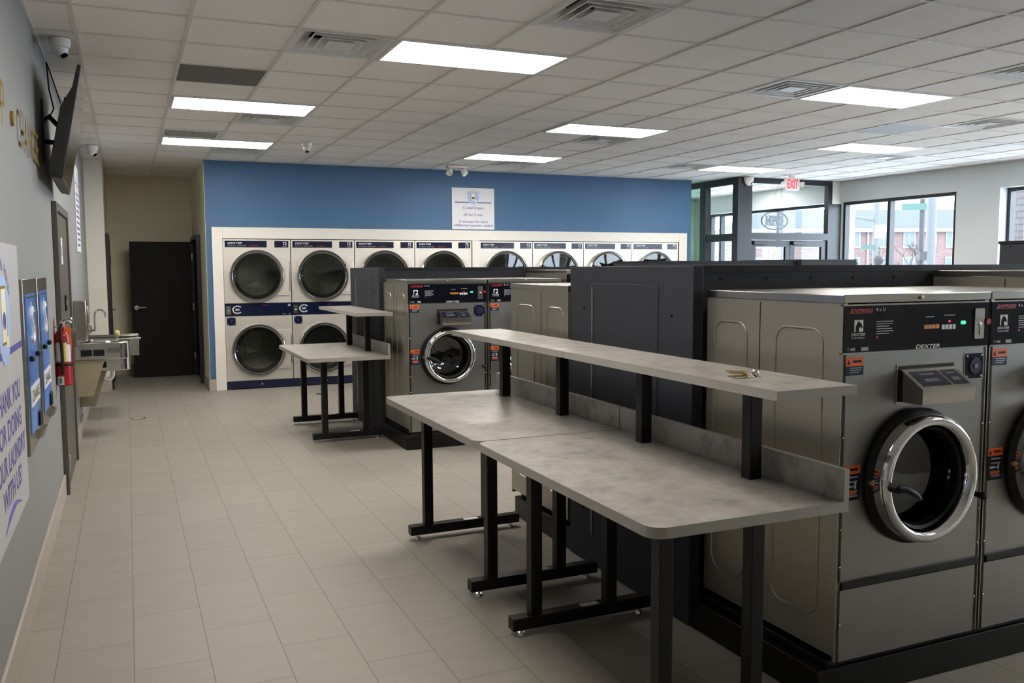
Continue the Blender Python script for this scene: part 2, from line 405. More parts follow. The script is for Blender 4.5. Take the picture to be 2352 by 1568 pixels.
# baseboards
def bb(name, *boxes):
    m_ = MB()
    for q in boxes: m_.box(*q, 'base_tile')
    struct(m_.build(name, bevel=.003, smooth=False))
bb('baseboard_left', (XL, XL+.014, YN, 6.96, 0, .155), (XL, XL+.014, 8.32, JY, 0, .155), (XL+.014, JX, JY-.014, JY, 0, .155), (JX, JX+.014, JY-.014, 12.9, 0, .155))
bb('baseboard_hall', (JX, HX, HY-.014, HY, 0, .155), (HX-.018, HX-.004, YB-.014, 13.05, 0, .155))
bb('baseboard_back', (HX-.004, 1.036, YB-.014, YB, 0, .155))
bb('baseboard_right', (XR-.014, XR, YN, 11.4, 0, .155))

# ------------------------------------------------------------------ doors
x = XL
mb = MB().box(x, x+.02, 7.05, 8.23, 0.005, 2.04, 'steel_door')
d1 = struct(mb.build('door_1', bevel=.003, smooth=False, label='dark grey steel door in the left wall'))
MB().box(x, x+.035, 6.97, 7.05, 0, 2.10, 'steel_door').box(x, x+.035, 8.23, 8.31, 0, 2.10, 'steel_door').box(x, x+.035, 7.05, 8.23, 2.04, 2.10, 'steel_door').build('door_frame', d1, bevel=.003, smooth=False)
for z in (.22,): MB().box(x+.02, x+.042, 7.03, 7.07, z-.06, z+.06, 'chrome_soft').build('hinge', d1, bevel=.002)
MB().cyl((x+.02, 7.95, 1.2), (x+.05, 7.95, 1.2), .022, 'chrome_soft').build('deadbolt', d1)
mb = MB(); mb.prism(rrect(8.04, 8.13, .98, 1.14, .03), 'x', x+.02, x+.07, 'steel_grey'); mb.cyl((x+.07, 8.085, 1.02), (x+.10, 8.085, 1.02), .015, 'chrome_soft')
mb.tube([(x+.10, 8.085, 1.02), (x+.11, 8.06, 1.02), (x+.11, 7.97, 1.02)], .01, 'chrome_soft'); mb.build('door_handle', d1)
tag(MB().box(x+.0205, x+.024, 7.42, 7.58, 1.66, 1.86, 'print_white').box(x+.024, x+.0245, 7.44, 7.56, 1.72, 1.8, 'grey_text').build('door_sign', smooth=False), 'small white plate on the dark grey steel door in the left wall', 'sign')
tag(MB().box(x+.0205, x+.03, 7.62, 7.78, 1.30, 1.42, 'black_gloss').box(x+.03, x+.0305, 7.67, 7.73, 1.34, 1.38, 'grey_text').build('door_plaque', bevel=.002), 'small black plaque on the dark grey steel door in the left wall', 'sign')
# hall: open black door and its jambs
mb = MB().box(.045, .90, 14.18, 14.225, .012, 2.03, 'door_paint')
d2 = struct(mb.build('door_2', bevel=.002, smooth=False, label='black door standing open across the end of the hall'))
mb = MB().cyl((.115, 14.18, 1.05), (.115, 14.165, 1.05), .033, 'chrome_soft', 20).cyl((.115, 14.165, 1.05), (.115, 14.12, 1.05), .011, 'chrome_soft')
mb.tube([(.115, 14.125, 1.05), (.15, 14.12, 1.05), (.24, 14.122, 1.05)], .010, 'chrome_soft'); mb.build('door_handle', d2)
mb = MB().box(HX-.06, HX-.004, 13.1, 13.16, 0, 2.1, 'frame_black').box(HX-.06, HX-.004, 14.24, 14.3, 0, 2.1, 'frame_black').box(HX-.06, HX-.004, 13.16, 14.24, 2.04, 2.1, 'frame_black').box(HX-.02, HX-.006, 13.16, 14.24, 0, 2.04, 'charcoal_dark')
mb.build('door_frame', d2, smooth=False)
for z in (.3, 1.05, 1.8): MB().box(.90, .925, 14.175, 14.182, z-.055, z+.055, 'chrome_soft').build('hinge', d2, smooth=False)
mb = MB().box(JX, JX+.025, 12.98, 13.9, 0, 2.04, 'door_paint')
d3 = struct(mb.build('door_3', bevel=.002, smooth=False))
MB().box(JX, JX+.04, 12.92, 12.98, 0, 2.1, 'frame_black').box(JX, JX+.04, 13.9, 13.96, 0, 2.1, 'frame_black').box(JX, JX+.04, 12.98, 13.9, 2.04, 2.1, 'frame_black').build('door_frame', d3, smooth=False)
mb = MB().cyl((JX+.025, 13.8, 1.05), (JX+.07, 13.8, 1.05), .012, 'chrome_soft').box(JX+.025, JX+.032, 13.75, 13.85, .95, 1.17, 'frame_black').tube([(JX+.07, 13.8, 1.05), (JX+.075, 13.72, 1.05), (JX+.075, 13.66, 1.05)], .01, 'chrome_soft'); mb.build('door_handle', d3)
MB().box(JX+.04, JX+.06, 12.93, 12.99, 1.68, 1.8, 'frame_black').build('hinge', d3, smooth=False)

# entry storefront: side screen at x=9, front screen at y=11.5
mb = MB(); B = 'frame_black'
mb.box(8.93, 9.21, 11.42, 11.56, 0, H+.006, B)                         # corner post
mb.box(8.95, 9.05, 12.30, 12.46, 0, H, B)                             # jamb by the blue wall
mb.box(8.95, 9.05, 11.56, 12.30, 2.93, H, B).box(8.95, 9.05, 12.46, YV, 2.95, H, B)
mb.box(8.96, 9.04, 11.56, 12.30, 2.03, 2.15, B).box(8.96, 9.04, 11.56, 12.30, 0, .15, B)
w6 = struct(mb.build('window_6', smooth=False)); MB().box(8.997, 9.003, 11.56, 12.30, .15, 2.03, 'pane').box(8.997, 9.003, 11.56, 12.30, 2.15, 2.93, 'pane').build('pane', w6, smooth=False)
MB().box(8.995, 9.005, 12.46, YV, 0, 2.95, 'green_pane').build('tinted_pane', w6, smooth=False)
mb = MB()
mb.box(10.82, 10.90, 11.45, 11.55, 0, H, B).box(10.90, XR, 11.45, 11.55, 0, 2.66, B).box(9.21, 10.82, 11.45, 11.55, 2.95, H, B).box(9.21, 10.82, 11.44, 11.56, 2.05, 2.16, B)
mb.box(10.90, XR, 11.45, 11.55, 2.66, H, 'cream_wall')
w7 = struct(mb.build('window_7', smooth=False)); MB().box(9.21, 10.82, 11.497, 11.503, 2.16, 2.95, 'pane').build('pane', w7, smooth=False)
for k, (a, b) in enumerate(((9.25, 10.04), (10.05, 10.80))):
    mb = MB(); mb.box(a, a+.09, 11.475, 11.525, .01, 2.04, B).box(b-.09, b, 11.475, 11.525, .01, 2.04, B).box(a+.09, b-.09, 11.475, 11.525, 1.94, 2.04, B).box(a+.09, b-.09, 11.475, 11.525, .01, .2, B)
    d = struct(mb.build('door_%d' % (4+k), smooth=False)); MB().box(a+.09, b-.09, 11.497, 11.503, .2, 1.94, 'pane').build('pane', d, smooth=False)
    hx = b-.045 if k == 0 else a+.045
    MB().tube([(hx, 11.47, .9), (hx, 11.42, .92), (hx, 11.42, 1.25), (hx, 11.47, 1.27)], .012, 'chrome_soft').build('door_handle', d)
    MB().box(a+.02, a+.3, 11.42, 11.475, 1.97, 2.03, 'frame_black').build('door_closer', d, bevel=.006)
tag(MB().box(9.63, 9.87, 11.494, 11.4965, 1.62, 1.93, 'print_white').tube([(9.70, 11.493, 1.74), (9.74, 11.493, 1.84), (9.79, 11.493, 1.87)], .006, 'grey_text').build('paper_notice', smooth=False), 'white paper notice taped inside the left glass entry door', 'notice')

# ------------------------------------------------------------------ ceiling fittings
def cell(i, j): return GX+i*G, GY+j*G
LL = {(0, 4): 'bright ceiling panel above the aisle by the left wall, nearer of two in line', (0, 8): 'bright ceiling panel nearest the hall, farther of two in line by left wall',
      (2, 0): 'largest bright ceiling panel, nearest the camera at top centre', (6, 4): 'bright ceiling panel in the middle, nearer of two in line with the price sign',
      (6, 8): 'bright ceiling panel closest to the blue wall, above the white price sign', (8, 0): 'bright ceiling panel nearest on the right, with a square vent at its left end',
      (12, 4): 'bright ceiling panel beside the right windows, nearer than the one by the entry', (12, 8): 'bright ceiling panel in front of the entry vestibule', (15, 12): 'bright ceiling panel inside the entry vestibule, seen through the transom glass', (14, 0): 'added fill panel near the right wall, beyond the right edge of the picture',
      (8, -4): 'added fill panel over the washers, above the top edge of the picture', (8, -8): 'added fill panel in front of the nearest washers, above the picture', (14, -4): 'added fill panel by the right windows, above the picture', (14, -8): 'added fill panel at the near right corner, behind the camera', (0, -4): 'added fill panel over the aisle near the camera, above the picture'}
def mk_light():
    r = thing('ceiling_light', '', 'light'); W, D = 2*G-.024, G-.024
    mb = MB()
    mb.box(0, W, 0, .022, -.004, .03, 'plastic_white').box(0, W, D-.022, D, -.004, .03, 'plastic_white').box(0, .022, .022, D-.022, -.004, .03, 'plastic_white').box(W-.022, W, .022, D-.022, -.004, .03, 'plastic_white').box(0, W, 0, D, .03, .07, 'plastic_white')
    mb.build('frame', r, smooth=False); MB().prism(rrect(.022, W-.022, .022, D-.022, .012, 4), 'z', -.003, .004, 'lamp_lens').build('diffuser', r, smooth=False)
    return r
L0 = None
for (i, j) in LIGHTS:
    x, y = cell(i, j); loc = (x+.012, y+.012, H)
    if L0 is None: L0 = mk_light(); L0.location = loc; L0['label'] = LL[(i, j)]; L0['group'] = 'ceiling light panels'
    else: dup(L0, loc, 0, LL[(i, j)], 'ceiling light panels')
def mk_vent():
    r = thing('ceiling_vent', '', 'vent'); S = G-.02; c = S/2
    def ring(mb, a0, z0, a1, z1, m, t=.003):
        o = [(c-a0, c-a0, z0), (c+a0, c-a0, z0), (c+a0, c+a0, z0), (c-a0, c+a0, z0)]; q = [(c-a1, c-a1, z1), (c+a1, c-a1, z1), (c+a1, c+a1, z1), (c-a1, c+a1, z1)]
        mb.add(o+q, [(k, (k+1) % 4, 4+(k+1) % 4, 4+k) for k in range(4)], m)
    mb = MB(); ring(mb, c, -.001, c-.03, -.001, 'plastic_white'); ring(mb, c-.03, -.001, c-.045, .02, 'plastic_white'); ring(mb, c-.045, .02, c-.13, .075, 'plastic_white'); mb.build('frame', r, smooth=False)
    MB().box(.01, S-.01, .01, S-.01, .08, .16, 'charcoal_dark', skip='b').box(.02, S-.02, .02, S-.02, .155, .159, 'charcoal_dark').build('plenum', r, smooth=False)
    for a in (.205, .145):
        mb = MB(); ring(mb, a, .0, a-.012, 0, 'plastic_white'); ring(mb, a-.012, .0, a-.06, .06, 'plastic_white'); ring(mb, a, 0, a-.055, .064, 'plastic_white'); mb.build('louver', r, smooth=False)
    mb = MB(); ring(mb, .085, .0, .06, .03, 'plastic_white'); mb.box(c-.085, c+.085, c-.085, c+.085, -.002, .0, 'plastic_white'); mb.build('center_plate', r, smooth=False)
    return r
VL = {(1, 0): 'square ceiling vent at the left end of the largest light panel', (3, -2): 'square ceiling vent cut by the top edge of the picture', (7, 0): 'square ceiling vent at the left end of the near right light panel',
      (1, 5): 'square ceiling vent just beyond the nearer left light panel', (1, 9): 'square ceiling vent just beyond the left light panel nearest the hall', (7, 5): 'square ceiling vent just beyond the middle light panel',
      (7, 9): 'square ceiling vent beyond the light panel above the white price sign', (11, 8): 'square ceiling vent at left end of the panel by the entry', (14, 5): 'square ceiling vent just beyond the panel beside the right windows',
      (9, -2): 'square ceiling vent at the right edge of the picture, upper of two', (12, 1): 'square ceiling vent at the right edge of the picture, lower of two'}
V0 = None
for (i, j) in VENTS:
    x, y = cell(i, j); loc = (x+.01, y+.01, H)
    if V0 is None: V0 = mk_vent(); V0.location = loc; V0['label'] = VL[(i, j)]; V0['group'] = 'ceiling air vents'
    else: dup(V0, loc, 0, VL[(i, j)], 'ceiling air vents')
x, y = cell(*EGG)
r = thing('return_grille', 'egg crate return grille in the ceiling between the two left light panels', 'vent', (x, y, H))
mb = MB().box(.012, G-.012, .012, .1, 0, .012, 'tee').box(.012, G-.012, G-.1, G-.012, 0, .012, 'tee').box(.012, .035, .1, G-.1, 0, .012, 'tee').box(G-.06, G-.012, .1, G-.1, 0, .012, 'tee'); mb.build('frame', r, smooth=False)
mb = MB()
for k in range(24): mb.box(.035+k*.0215, .0395+k*.0215, .1, G-.1, .0, .02, 'tee')
for k in range(3): mb.box(.035, G-.06, .2+k*.1, .208+k*.1, 0, .02, 'tee')
mb.build('grid', r, smooth=False); MB().box(.012, G-.012, .012, G-.012, .1, .11, 'charcoal_dark').build('backing', r, smooth=False)
x, y = cell(*GREYT)
tag(MB().box(x+.012, x+G-.012, y+.012, y+G-.012, H+.002, H+.012, 'grey_panel').build('grey_ceiling_panel', smooth=False), 'dark grey square panel in the ceiling grid near the television', 'ceiling panel')
x, y = cell(*PERF)
mat('perf', (.42, .43, .45), .6, var=.3, scale=180)
tag(MB().box(x+.012, x+G-.012, y+.012, y+G-.012, H+.002, H+.012, 'perf').build('perforated_panel', smooth=False), 'grey perforated return panel in the ceiling on the right', 'ceiling panel')
def dome(loc, aim, label, s=1.):
    r = thing('security_camera', label, 'camera', loc, 0, 'white dome cameras')
    MB().lathe([(1e-4, 0), (.062*s, 0), (.062*s, -.02*s), (.056*s, -.05*s), (.05*s, -.055*s), (1e-4, -.055*s)], (0, 0, 0), (0, 0, 1), 'plastic_white', 28).build('base', r)
    mb = MB().ball((0, 0, -.062*s), .046*s, 'plastic_white', 24); mb.build('eyeball', r)
    a = Vector(aim).normalized(); c = Vector((0, 0, -.062*s)); MB().cyl(c+a*.036*s, c+a*.050*s, .022*s, 'black_gloss', 20).build('lens', r)
    return r
dome((-.325, 6.19, H), (.5, -.25, -.9), 'white dome camera above the television, nearest the camera', 1.0)
dome((-.315, 11.3, H), (.6, -.2, -.7), 'white dome camera in the corner beyond the television', 1.08)
dome((9.10, 11.38, H), (.5, -.7, -.45), 'white dome camera at the corner post of the entry', 1.3)
dome((1.92, 10.15, H), (0, -.3, -1), 'small white ceiling dome before the left end of the blue wall', .95)
tag(MB().box(-.36, -.27, 10.7, 10.8, H-.012, H, 'tee').build('sensor_plate', bevel=.003), 'small grey plate on the ceiling before the corner dome camera', 'sensor')
# emergency light on the blue wall
r = thing('emergency_light', 'white twin lamp emergency light on the ceiling above the price sign', 'emergency light', (4.26, 11.62, H))
MB().prism(rrect(-.15, .15, -.05, .05, .02), 'z', -.035, 0, 'plastic_white').build('case', r, bevel=.004)
for s_ in (-1, 1):
    MB().cyl((s_*.105, 0, -.035), (s_*.105, 0, -.06), .012, 'plastic_white', 10).lathe([(1e-4, 0), (.03, .004), (.045, .04), (.047, .075), (.04, .078), (1e-4, .068)], (s_*.09, .02, -.06), (s_*.35, -.45, -.6), 'plastic_white', 24).build('lamp_head', r)
MB().ball((0.03, -.052, -.018), .008, 'led_red', 10).build('indicator', r)
# exit sign hung from ceiling
r = thing('exit_sign', 'white EXIT sign with red letters and twin lamps above the entry', 'sign', (9.62, 10.98, 2.905))
MB().prism(rrect(-.14, .14, -.1, .1, .02), 'y', -.02, .03, 'plastic_white').box(-.05, .05, -.01, .02, .1, H-2.905, 'plastic_white').build('case', r, bevel=.004)
MB().text('EXIT', (0.0, -.0215, 0), .2, 'exit_red', bold=.03, width=.215, height=.145).build('lettering', r, smooth=False)
for s in (-1, 1): MB().lathe([(1e-4, 0), (.03, .005), (.045, .05), (.045, .075), (1e-4, .065)], (s*.145, 0, -.0), (s*.8, -.6, -.15), 'plastic_white', 20).build('lamp_head', r)

# ------------------------------------------------------------------ front-load washers
def horse(mb, cx, y, cz, s, m, bgm):
    mb.box(cx-.5*s, cx+.5*s, y-.0004, y, cz-.5*s, cz+.5*s, m)
    P = [(-.34, -.5), (-.36, -.1), (-.2, .26), (.06, .42), (.1, .30), (.27, .18), (.42, -.12), (.33, -.24), (.2, -.12), (.1, -.1), (.02, -.26), (.02, -.5)]
    mb.prism([(cx+a*s, cz+b*s) for a, b in P], 'y', y-.0009, y-.0004, bgm)
def marks(mb, x0, x1, z0, z1, n, y, m):
    h = (z1-z0)/n
    for k in range(n): mb.box(x0, x1-(.25*(x1-x0) if k % 3 == 2 else .06*(k % 2)*(x1-x0)), y-.0003, y, z1-k*h-h*.62, z1-k*h-h*.25, m)
def make_washer(Wd, D, zt, label, group):
    """front faces -Y, local origin = left front corner on the floor"""
    r = thing('washing_machine', label, 'washing machine', group=group)
    zb = .16; k = Wd/.745; zp0, zp1 = zt-.209, zt-.041; cx, cz = .365*k, .832+(zt-1.518)*.5; R = .235*k
    # cabinet (open front) with pressed beads on both sides
    mb = MB()
    mb.box(0, Wd, .012, D, zb+.02, zt-.031, 'steel_side', skip='f')
    mb.box(0, .02, 0, .012, zb, zt-.031, 'steel_side').box(Wd-.02, Wd, 0, .012, zb, zt-.031, 'steel_side')
    for sx in (0, Wd):
        e = -.0004 if sx == 0 else .0004
        mb.box(min(sx, sx+e*3), max(sx, sx+e*3), D*.56-.002, D*.56+.002, zb+.03, zt-.04, 'charcoal_dark')
        for (a, b) in ((D*.12, D*.44), (D*.66, D*.93)):
            pts = [(sx, p[0], p[1]) for p in rrect(a, b, .30, zt-.13, .06, 6)]
            mb.tube(pts, .0045, 'steel_side', 8, closed=True)
    mb.build('cabinet', r, bevel=.0)
    MB().box(-.004, Wd+.004, -.006, D+.003, zt-.031, zt, 'steel_grey').cyl((Wd*.5, -.006, zt-.016), (Wd*.5, -.014, zt-.016), .008, 'chrome', 14).build('top_cap', r, bevel=.003)
    mb = MB().plate_hole(.004, Wd-.004, .462, zp0-.006, 0, cx, cz, R-.012, 'steel')
    mb.add([(.004, 0, .462), (Wd-.004, 0, .462), (Wd-.004, .012, .45), (.004, .012, .45)], [(0, 1, 2, 3)], 'steel')
    for z in (.52, 1.0, .66):
        for sx in (.013, Wd-.013): mb.ball((sx, -.001, z), .005, 'chrome_soft', 8)
    mb.build('front_panel', r)
    mb = MB().box(.004, Wd-.004, 0, .012, zb, .437, 'steel')
    for sx in (.02, Wd-.02): mb.ball((sx, -.001, .30), .005, 'chrome_soft', 8)
    mb.build('service_panel', r)
    MB().prism([(-.012, .462), (.012, .462), (.012, .437), (.0, .430), (-.012, .440)], 'x', .02, Wd-.012, 'black_rubber').build('handle_strip', r)
    # control panel
    cp = MB().box(.002, Wd-.002, -.004, .012, zp0, zp1, 'black_gloss').box(0, Wd, -.002, .014, zp0-.006, zp0, 'steel_grey').box(0, Wd, -.002, .014, zp1, zp1+.006, 'steel_grey').build('control_panel', r)
    y = -.0042; zt0 = zp1; f = lambda u: u*Wd
    mb = MB()
    mb.text('EXPRESS', (f(.115), y, zt0-.017), .02, 'red_text', width=.105, height=.013, shear=.35, bold=.02).box(f(.03), f(.18), y-.0003, y, zt0-.027, zt0-.0255, 'red_text')
    mb.text('4 x U', (f(.235), y, zt0-.015), .02, 'print_white', width=.045, height=.013)
    horse(mb, f(.095), y, zt0-.072, .042, 'print_white', 'black_gloss')
    mb.text('DEXTER', (f(.095), y, zt0-.103), .02, 'print_white', width=.066, height=.010, shear=.3, bold=.01).text('Laundry', (f(.095), y, zt0-.116), .02, 'print_white', width=.062, height=.009, shear=.3)
    mb.text('T-400', (f(.05), y, zp0+.012), .02, 'print_white', width=.038, height=.010).box(f(.115), f(.16), y-.0003, y, zp0+.005, zp0+.018, 'grey_text')
    marks(mb, f(.21), f(.32), zt0-.108, zt0-.055, 6, y, 'grey_text'); mb.box(f(.21), f(.222), y-.0003, y, zt0-.119, zt0-.111, 'red_text')
    mb.text('DEXTER', (f(.565), y-.0006, zp0+.009), .02, 'print_white', width=.125, height=.015, shear=.35, bold=.015)
    mb.box(f(.67), f(.75), y-.0003, y, zt0-.046, zt0-.043, 'grey_text').box(f(.54), f(.60), y-.0003, y, zt0-.050, zt0-.047, 'grey_text')
    mb.build('lettering', cp, smooth=False, label='white and red lettering')
    mb = MB()
    for q in range(4): mb.box(f(.53+.027*q), f(.554+.027*q), y-.002, y, zt0-.093, zt0-.078, 'led_amber')
    mb.build('cycle_lights', cp, smooth=False)
    mb = MB()
    for q in range(4): mb.box(f(.652+.026*q), f(.672+.026*q), y-.003, y, zt0-.098, zt0-.080, 'print_white')
    mb.build('buttons', cp, smooth=False)
    MB().ball((f(.708), y, zt0-.068), .0045, 'led_red', 10).build('status_light', cp)
    MB().prism(rrect(f(.79), f(.825), zt0-.082, zt0-.068, .005, 4), 'y', y-.002, y, 'led_green').build('ready_light', cp)
    mb = MB().prism(rrect(f(.885), f(.955), zt0-.140, zt0-.022, .006, 4), 'y', y-.006, y, 'chrome_soft')
    mb.box(f(.892), f(.948), y-.0065, y-.006, zt0-.075, zt0-.055, 'steel_grey').box(f(.917), f(.922), y-.0068, y-.006, zt0-.125, zt0-.088, 'charcoal_dark').ball((f(.92), y-.006, zt0-.084), .010, 'chrome', 12, (1, .6, 1))
    mb.build('coin_slot', cp)
    MB().cyl((f(.978), y, zt0-.074), (f(.978), y-.012, zt0-.074), .0125, 'red', 18).build('stop_button', cp)
    # labels, lock, soap box
    def warn(x0, x1, z0, z1, n, icon, nm):
        mb = MB().box(x0, x1, -.0012, 0, z0, z1, 'navy'); h = .032
        mb.box(x0, x1, -.0015, -.0012, z1-h, z1, 'orange'); marks(mb, x0+.02, x1-.008, z0+.006, z1-h-.004, n, -.0012, 'grey_text')
        mb.prism([(x0+.006, z1-.026), (x0+.022, z1-.026), (x0+.014, z1-.008)], 'y', -.0018, -.0015, 'charcoal_dark'); mb.box(x0+.034, x1-.01, -.0018, -.0015, z1-.020, z1-.011, 'charcoal_dark')
        if icon:
            mb.box(x0+.012, x0+.04, -.0018, -.0012, z0+.048, z0+.056, 'print_white').box(x1-.026, x1-.018, -.0018, -.0012, z0+.042, z0+.068, 'print_white').box(x0+.016, x1-.016, -.0018, -.0012, z0+.022, z0+.036, 'orange')
        mb.build(nm, r, smooth=False, label='orange and navy warning label')
    zz_ = zp0-1.309
    warn(.016, .102, 1.226+zz_, 1.292+zz_, 3, 0, 'warning_label'); warn(.016, .100, .765+zz_*.5, .895+zz_*.5, 5, 1, 'warning_label')
    lx0, lx1, lz0, lz1 = .628*k, .735*k, 1.178+zz_, 1.284+zz_
    lx0, lx1 = min(lx0, Wd-.125), min(lx1, Wd-.018)
    mb = MB().prism(rrect(lx0, lx1, lz0, lz1, .012, 4), 'y', -.002, 0, 'chrome_soft').prism(rrect(lx0+.004, lx1-.004, lz0+.004, lz1-.004, .010, 4), 'y', -.003, -.002, 'navy_gloss')
    mb.cyl(((lx0+lx1)/2, -.003, (lz0+lz1)/2), ((lx0+lx1)/2, -.010, (lz0+lz1)/2), .036, 'navy', 24, .03).cyl(((lx0+lx1)/2, -.010, (lz0+lz1)/2), ((lx0+lx1)/2, -.013, (lz0+lz1)/2), .010, 'chrome', 14)
    for q in (-1, 1):
        for s in (-1, 1): mb.ball(((lx0+lx1)/2+q*.04, -.003, (lz0+lz1)/2+s*.04), .005, 'chrome', 8)
    mb.build('coin_box_lock', r)
    sx0, sx1, sz0 = .285*k, .555*k, 1.115+zz_
    sb = MB().prism([(0, sz0), (-.10, sz0), (-.105, sz0+.008), (-.105, sz0+.06), (0, sz0+.125)], 'x', sx0, sx1, 'steel_grey').box(sx0-.02, sx1+.012, -.003, 0, sz0-.008, sz0+.14, 'steel_grey').box(sx0-.014, sx1+.006, -.0036, -.003, sz0, sz0+.134, 'charcoal_dark').build('soap_dispenser', r, bevel=.002)
    def sl(u, v, e=.0016):     # point on the sloping lid
        yy = -.105+.105*v; zz2 = sz0+.06+.065*v; return (sx0+(sx1-sx0)*u, yy-e*.53, zz2+e*.85)
    mb = MB()
    mb.quad(sl(-.02, -.02, .001), sl(1.02, -.02, .001), sl(1.02, .93, .001), sl(-.02, .93, .001), 'steel_grey')
    for (a, b) in ((.06, .60), (.64, .94)):
        mb.quad(sl(a, .10), sl(b, .10), sl(b, .80), sl(a, .80), 'navy'); w_ = b-a
        for v in (.30, .38, .62): mb.quad(sl(a+w_*.25, v, .002), sl(a+w_*.75, v, .002), sl(a+w_*.75, v+.04, .002), sl(a+w_*.25, v+.04, .002), 'grey_text')
    mb.build('lid', sb, smooth=False, label='hinged lid with two navy labels')
    # drum and door
    MB().lathe([(R-.012, .0), (R-.012, .05), (R-.03, .10), (R-.03, .5), (.001, .5)], (cx, 0, cz), (0, 1, 0), 'drum_dark', 40).build('drum', r)
    dr = MB().lathe([(R-.043, -.055), (R-.042, -.072), (R-.037, -.086), (R-.029, -.096), (R-.020, -.101), (R-.011, -.101), (R-.003, -.096), (R+.003, -.087), (R+.006, -.072), (R+.006, -.035), (R-.004, -.03), (R-.04, -.03)], (cx, 0, cz), (0, 1, 0), 'chrome', 64, closed=True).build('door', r)
    MB().lathe([(R-.03, -.002), (R+.022, -.002), (R+.024, -.022), (R+.012, -.036), (R-.03, -.036)], (cx, 0, cz), (0, 1, 0), 'black_rubber', 56, closed=True).build('gasket', dr)
    MB().lathe([(R-.040, -.055), (R-.052, -.03), (R-.068, .06), (R-.12, .085), (.001, .095)], (cx, 0, cz), (0, 1, 0), 'bowl_glass', 48).build('glass_bowl', dr)
    MB().lathe([(R-.041, -.056), (R-.051, -.050), (R-.055, -.02), (R-.041, -.02)], (cx, 0, cz), (0, 1, 0), 'black_rubber', 48, closed=True).build('inner_seal', dr)
    hx = cx-R+.022
    mb = MB().cyl((hx, -.09, cz-.005), (hx, -.135, cz-.005), .017, 'black_rubber', 18)
    mb.tube([(hx, -.125, cz-.005), (hx+.03, -.135, cz-.008), (hx+.07, -.138, cz-.028), (hx+.10, -.135, cz-.050)], [.017, .015, .014, .010], 'black_rubber', 12); mb.build('door_handle', dr)
    MB().prism(rrect(cx+R-.004, cx+R+.034, cz-.075, cz+.075, .008, 4), 'y', -.035, -.002, 'steel_grey').cyl((cx+R+.018, -.04, cz-.06), (cx+R+.018, -.04, cz+.06), .008, 'chrome_soft', 12).build('hinge', dr, bevel=.002)
    MB().cyl((cx-R-.008, -.04, cz), (cx-R-.008, -.02, cz), .011, 'brass', 12).build('latch_pin', r)
    MB().cyl((Wd-.035, 0, .72), (Wd-.035, -.03, .72), .011, 'black_rubber', 14).ball((Wd-.035, -.036, .72), .016, 'black_rubber', 14).build('release_knob', r)
    return r
GW = 'stainless front loading washers'
I1Y, I2Y = 2.385, 7.43
wm = make_washer(.742, .80, 1.518, 'stainless front loading washer nearest the camera, its side beside the front folding table', GW)
wm.location = (2.335, I1Y, 0)
dup(wm, (3.09, I1Y, 0), 0, 'stainless washer cut by the right edge of the picture, next to the nearest washer', GW)
dup(wm, (3.00, 5.17, 0), PI, 'stainless washer on the near island far side, its side showing left of charcoal end panel', GW)
dup(wm, (3.76, 5.17, 0), PI, 'stainless washer hidden behind the near island end panel, second from the aisle', GW)
dup(wm, (2.255, I2Y, 0), 0, 'stainless washer at the corner of the far island, whole door ring in view', GW)
dup(wm, (3.02, I2Y, 0), 0, 'stainless washer second from the aisle in the far island, partly behind the raised shelf', GW)
wt = make_washer(.86, .93, 1.595, 'taller stainless washer behind the nearest two, its side rising above their tops at right edge', 'taller stainless washers')
wt.location = (3.855, I1Y, 0)
dup(wt, (3.80, I2Y-.04, 0), 0, 'taller stainless washer third from the aisle in the far island, side and top showing', 'taller stainless washers')

# islands: charcoal bulkheads, end panels and black plinths
def island(y0, y1, x0, x1, label, label2, zt=1.624):
    g = 'charcoal end panels and bulkheads of the washer islands'
    r = thing('end_panel', label, 'panel', (x0, y0, 0), 0, g)
    D = y1-y0; L = x1-x0
    mb = MB().box(0, .055, 0, D, .006, zt, 'charcoal')
    for z in (.3, 1.4):
        for yy in (.14, .86): mb.ball((-.001, D*yy, z), .007, 'charcoal_dark', 8)
    mb.build('panel', r, bevel=.003)
    o = MB().box(-.004, 0, D*.235, D*.775, .155, 1.535, 'charcoal').build('access_door', r, bevel=.002)
    MB().cyl((-.005, D*.775, .17), (-.005, D*.775, 1.52), .005, 'steel_grey', 8).build('hinge', o)
    mb = MB().box(.056, L, .14, D-.14, .006, zt-.03, 'charcoal').box(.056, L, .135, D-.135, zt-.03, zt, 'charcoal_dark').box(.056, L, .15, D-.15, zt, zt+.001, 'charcoal')
    x = .25
    while x < L-.1: mb.ball((x, .139, zt-.06), .006, 'charcoal_dark', 8).ball((x, D-.139, zt-.06), .006, 'charcoal_dark', 8); x += .27
    q = tag(mb.build('bulkhead', smooth=False), label2, 'bulkhead', g); q.location = (x0, y0, 0)
island(3.195, 4.355, 2.264, 7.6, 'charcoal end panel with access door, behind the front folding tables', 'long charcoal bulkhead running back behind the nearest washers')
island(8.245, 9.42, 2.215, 5.4, 'charcoal end panel with access door, behind the small far folding table', 'long charcoal bulkhead behind the far island washers')
mb = MB().box(5.42, 7.39, 8.33, 9.3, .006, 1.66, 'charcoal').box(5.42, 7.39, 8.315, 9.315, 1.66, 1.687, 'charcoal_dark')
for k in range(7): mb.ball((5.6+k*.27, 8.329, 1.64), .006, 'charcoal_dark', 8)
tag(mb.build('raised_bulkhead', smooth=False), 'raised dark bulkhead in the distance under the glass entry doors', 'bulkhead')
tag(MB().box(7.40, 8.27, 8.25, 9.4, .006, 1.70, 'charcoal').box(7.43, 8.24, 8.245, 8.25, .2, 1.6, 'charcoal').build('bulkhead_end_box', bevel=.003), 'slate grey box end of the distant bulkhead, in front of the right entry door', 'bulkhead')
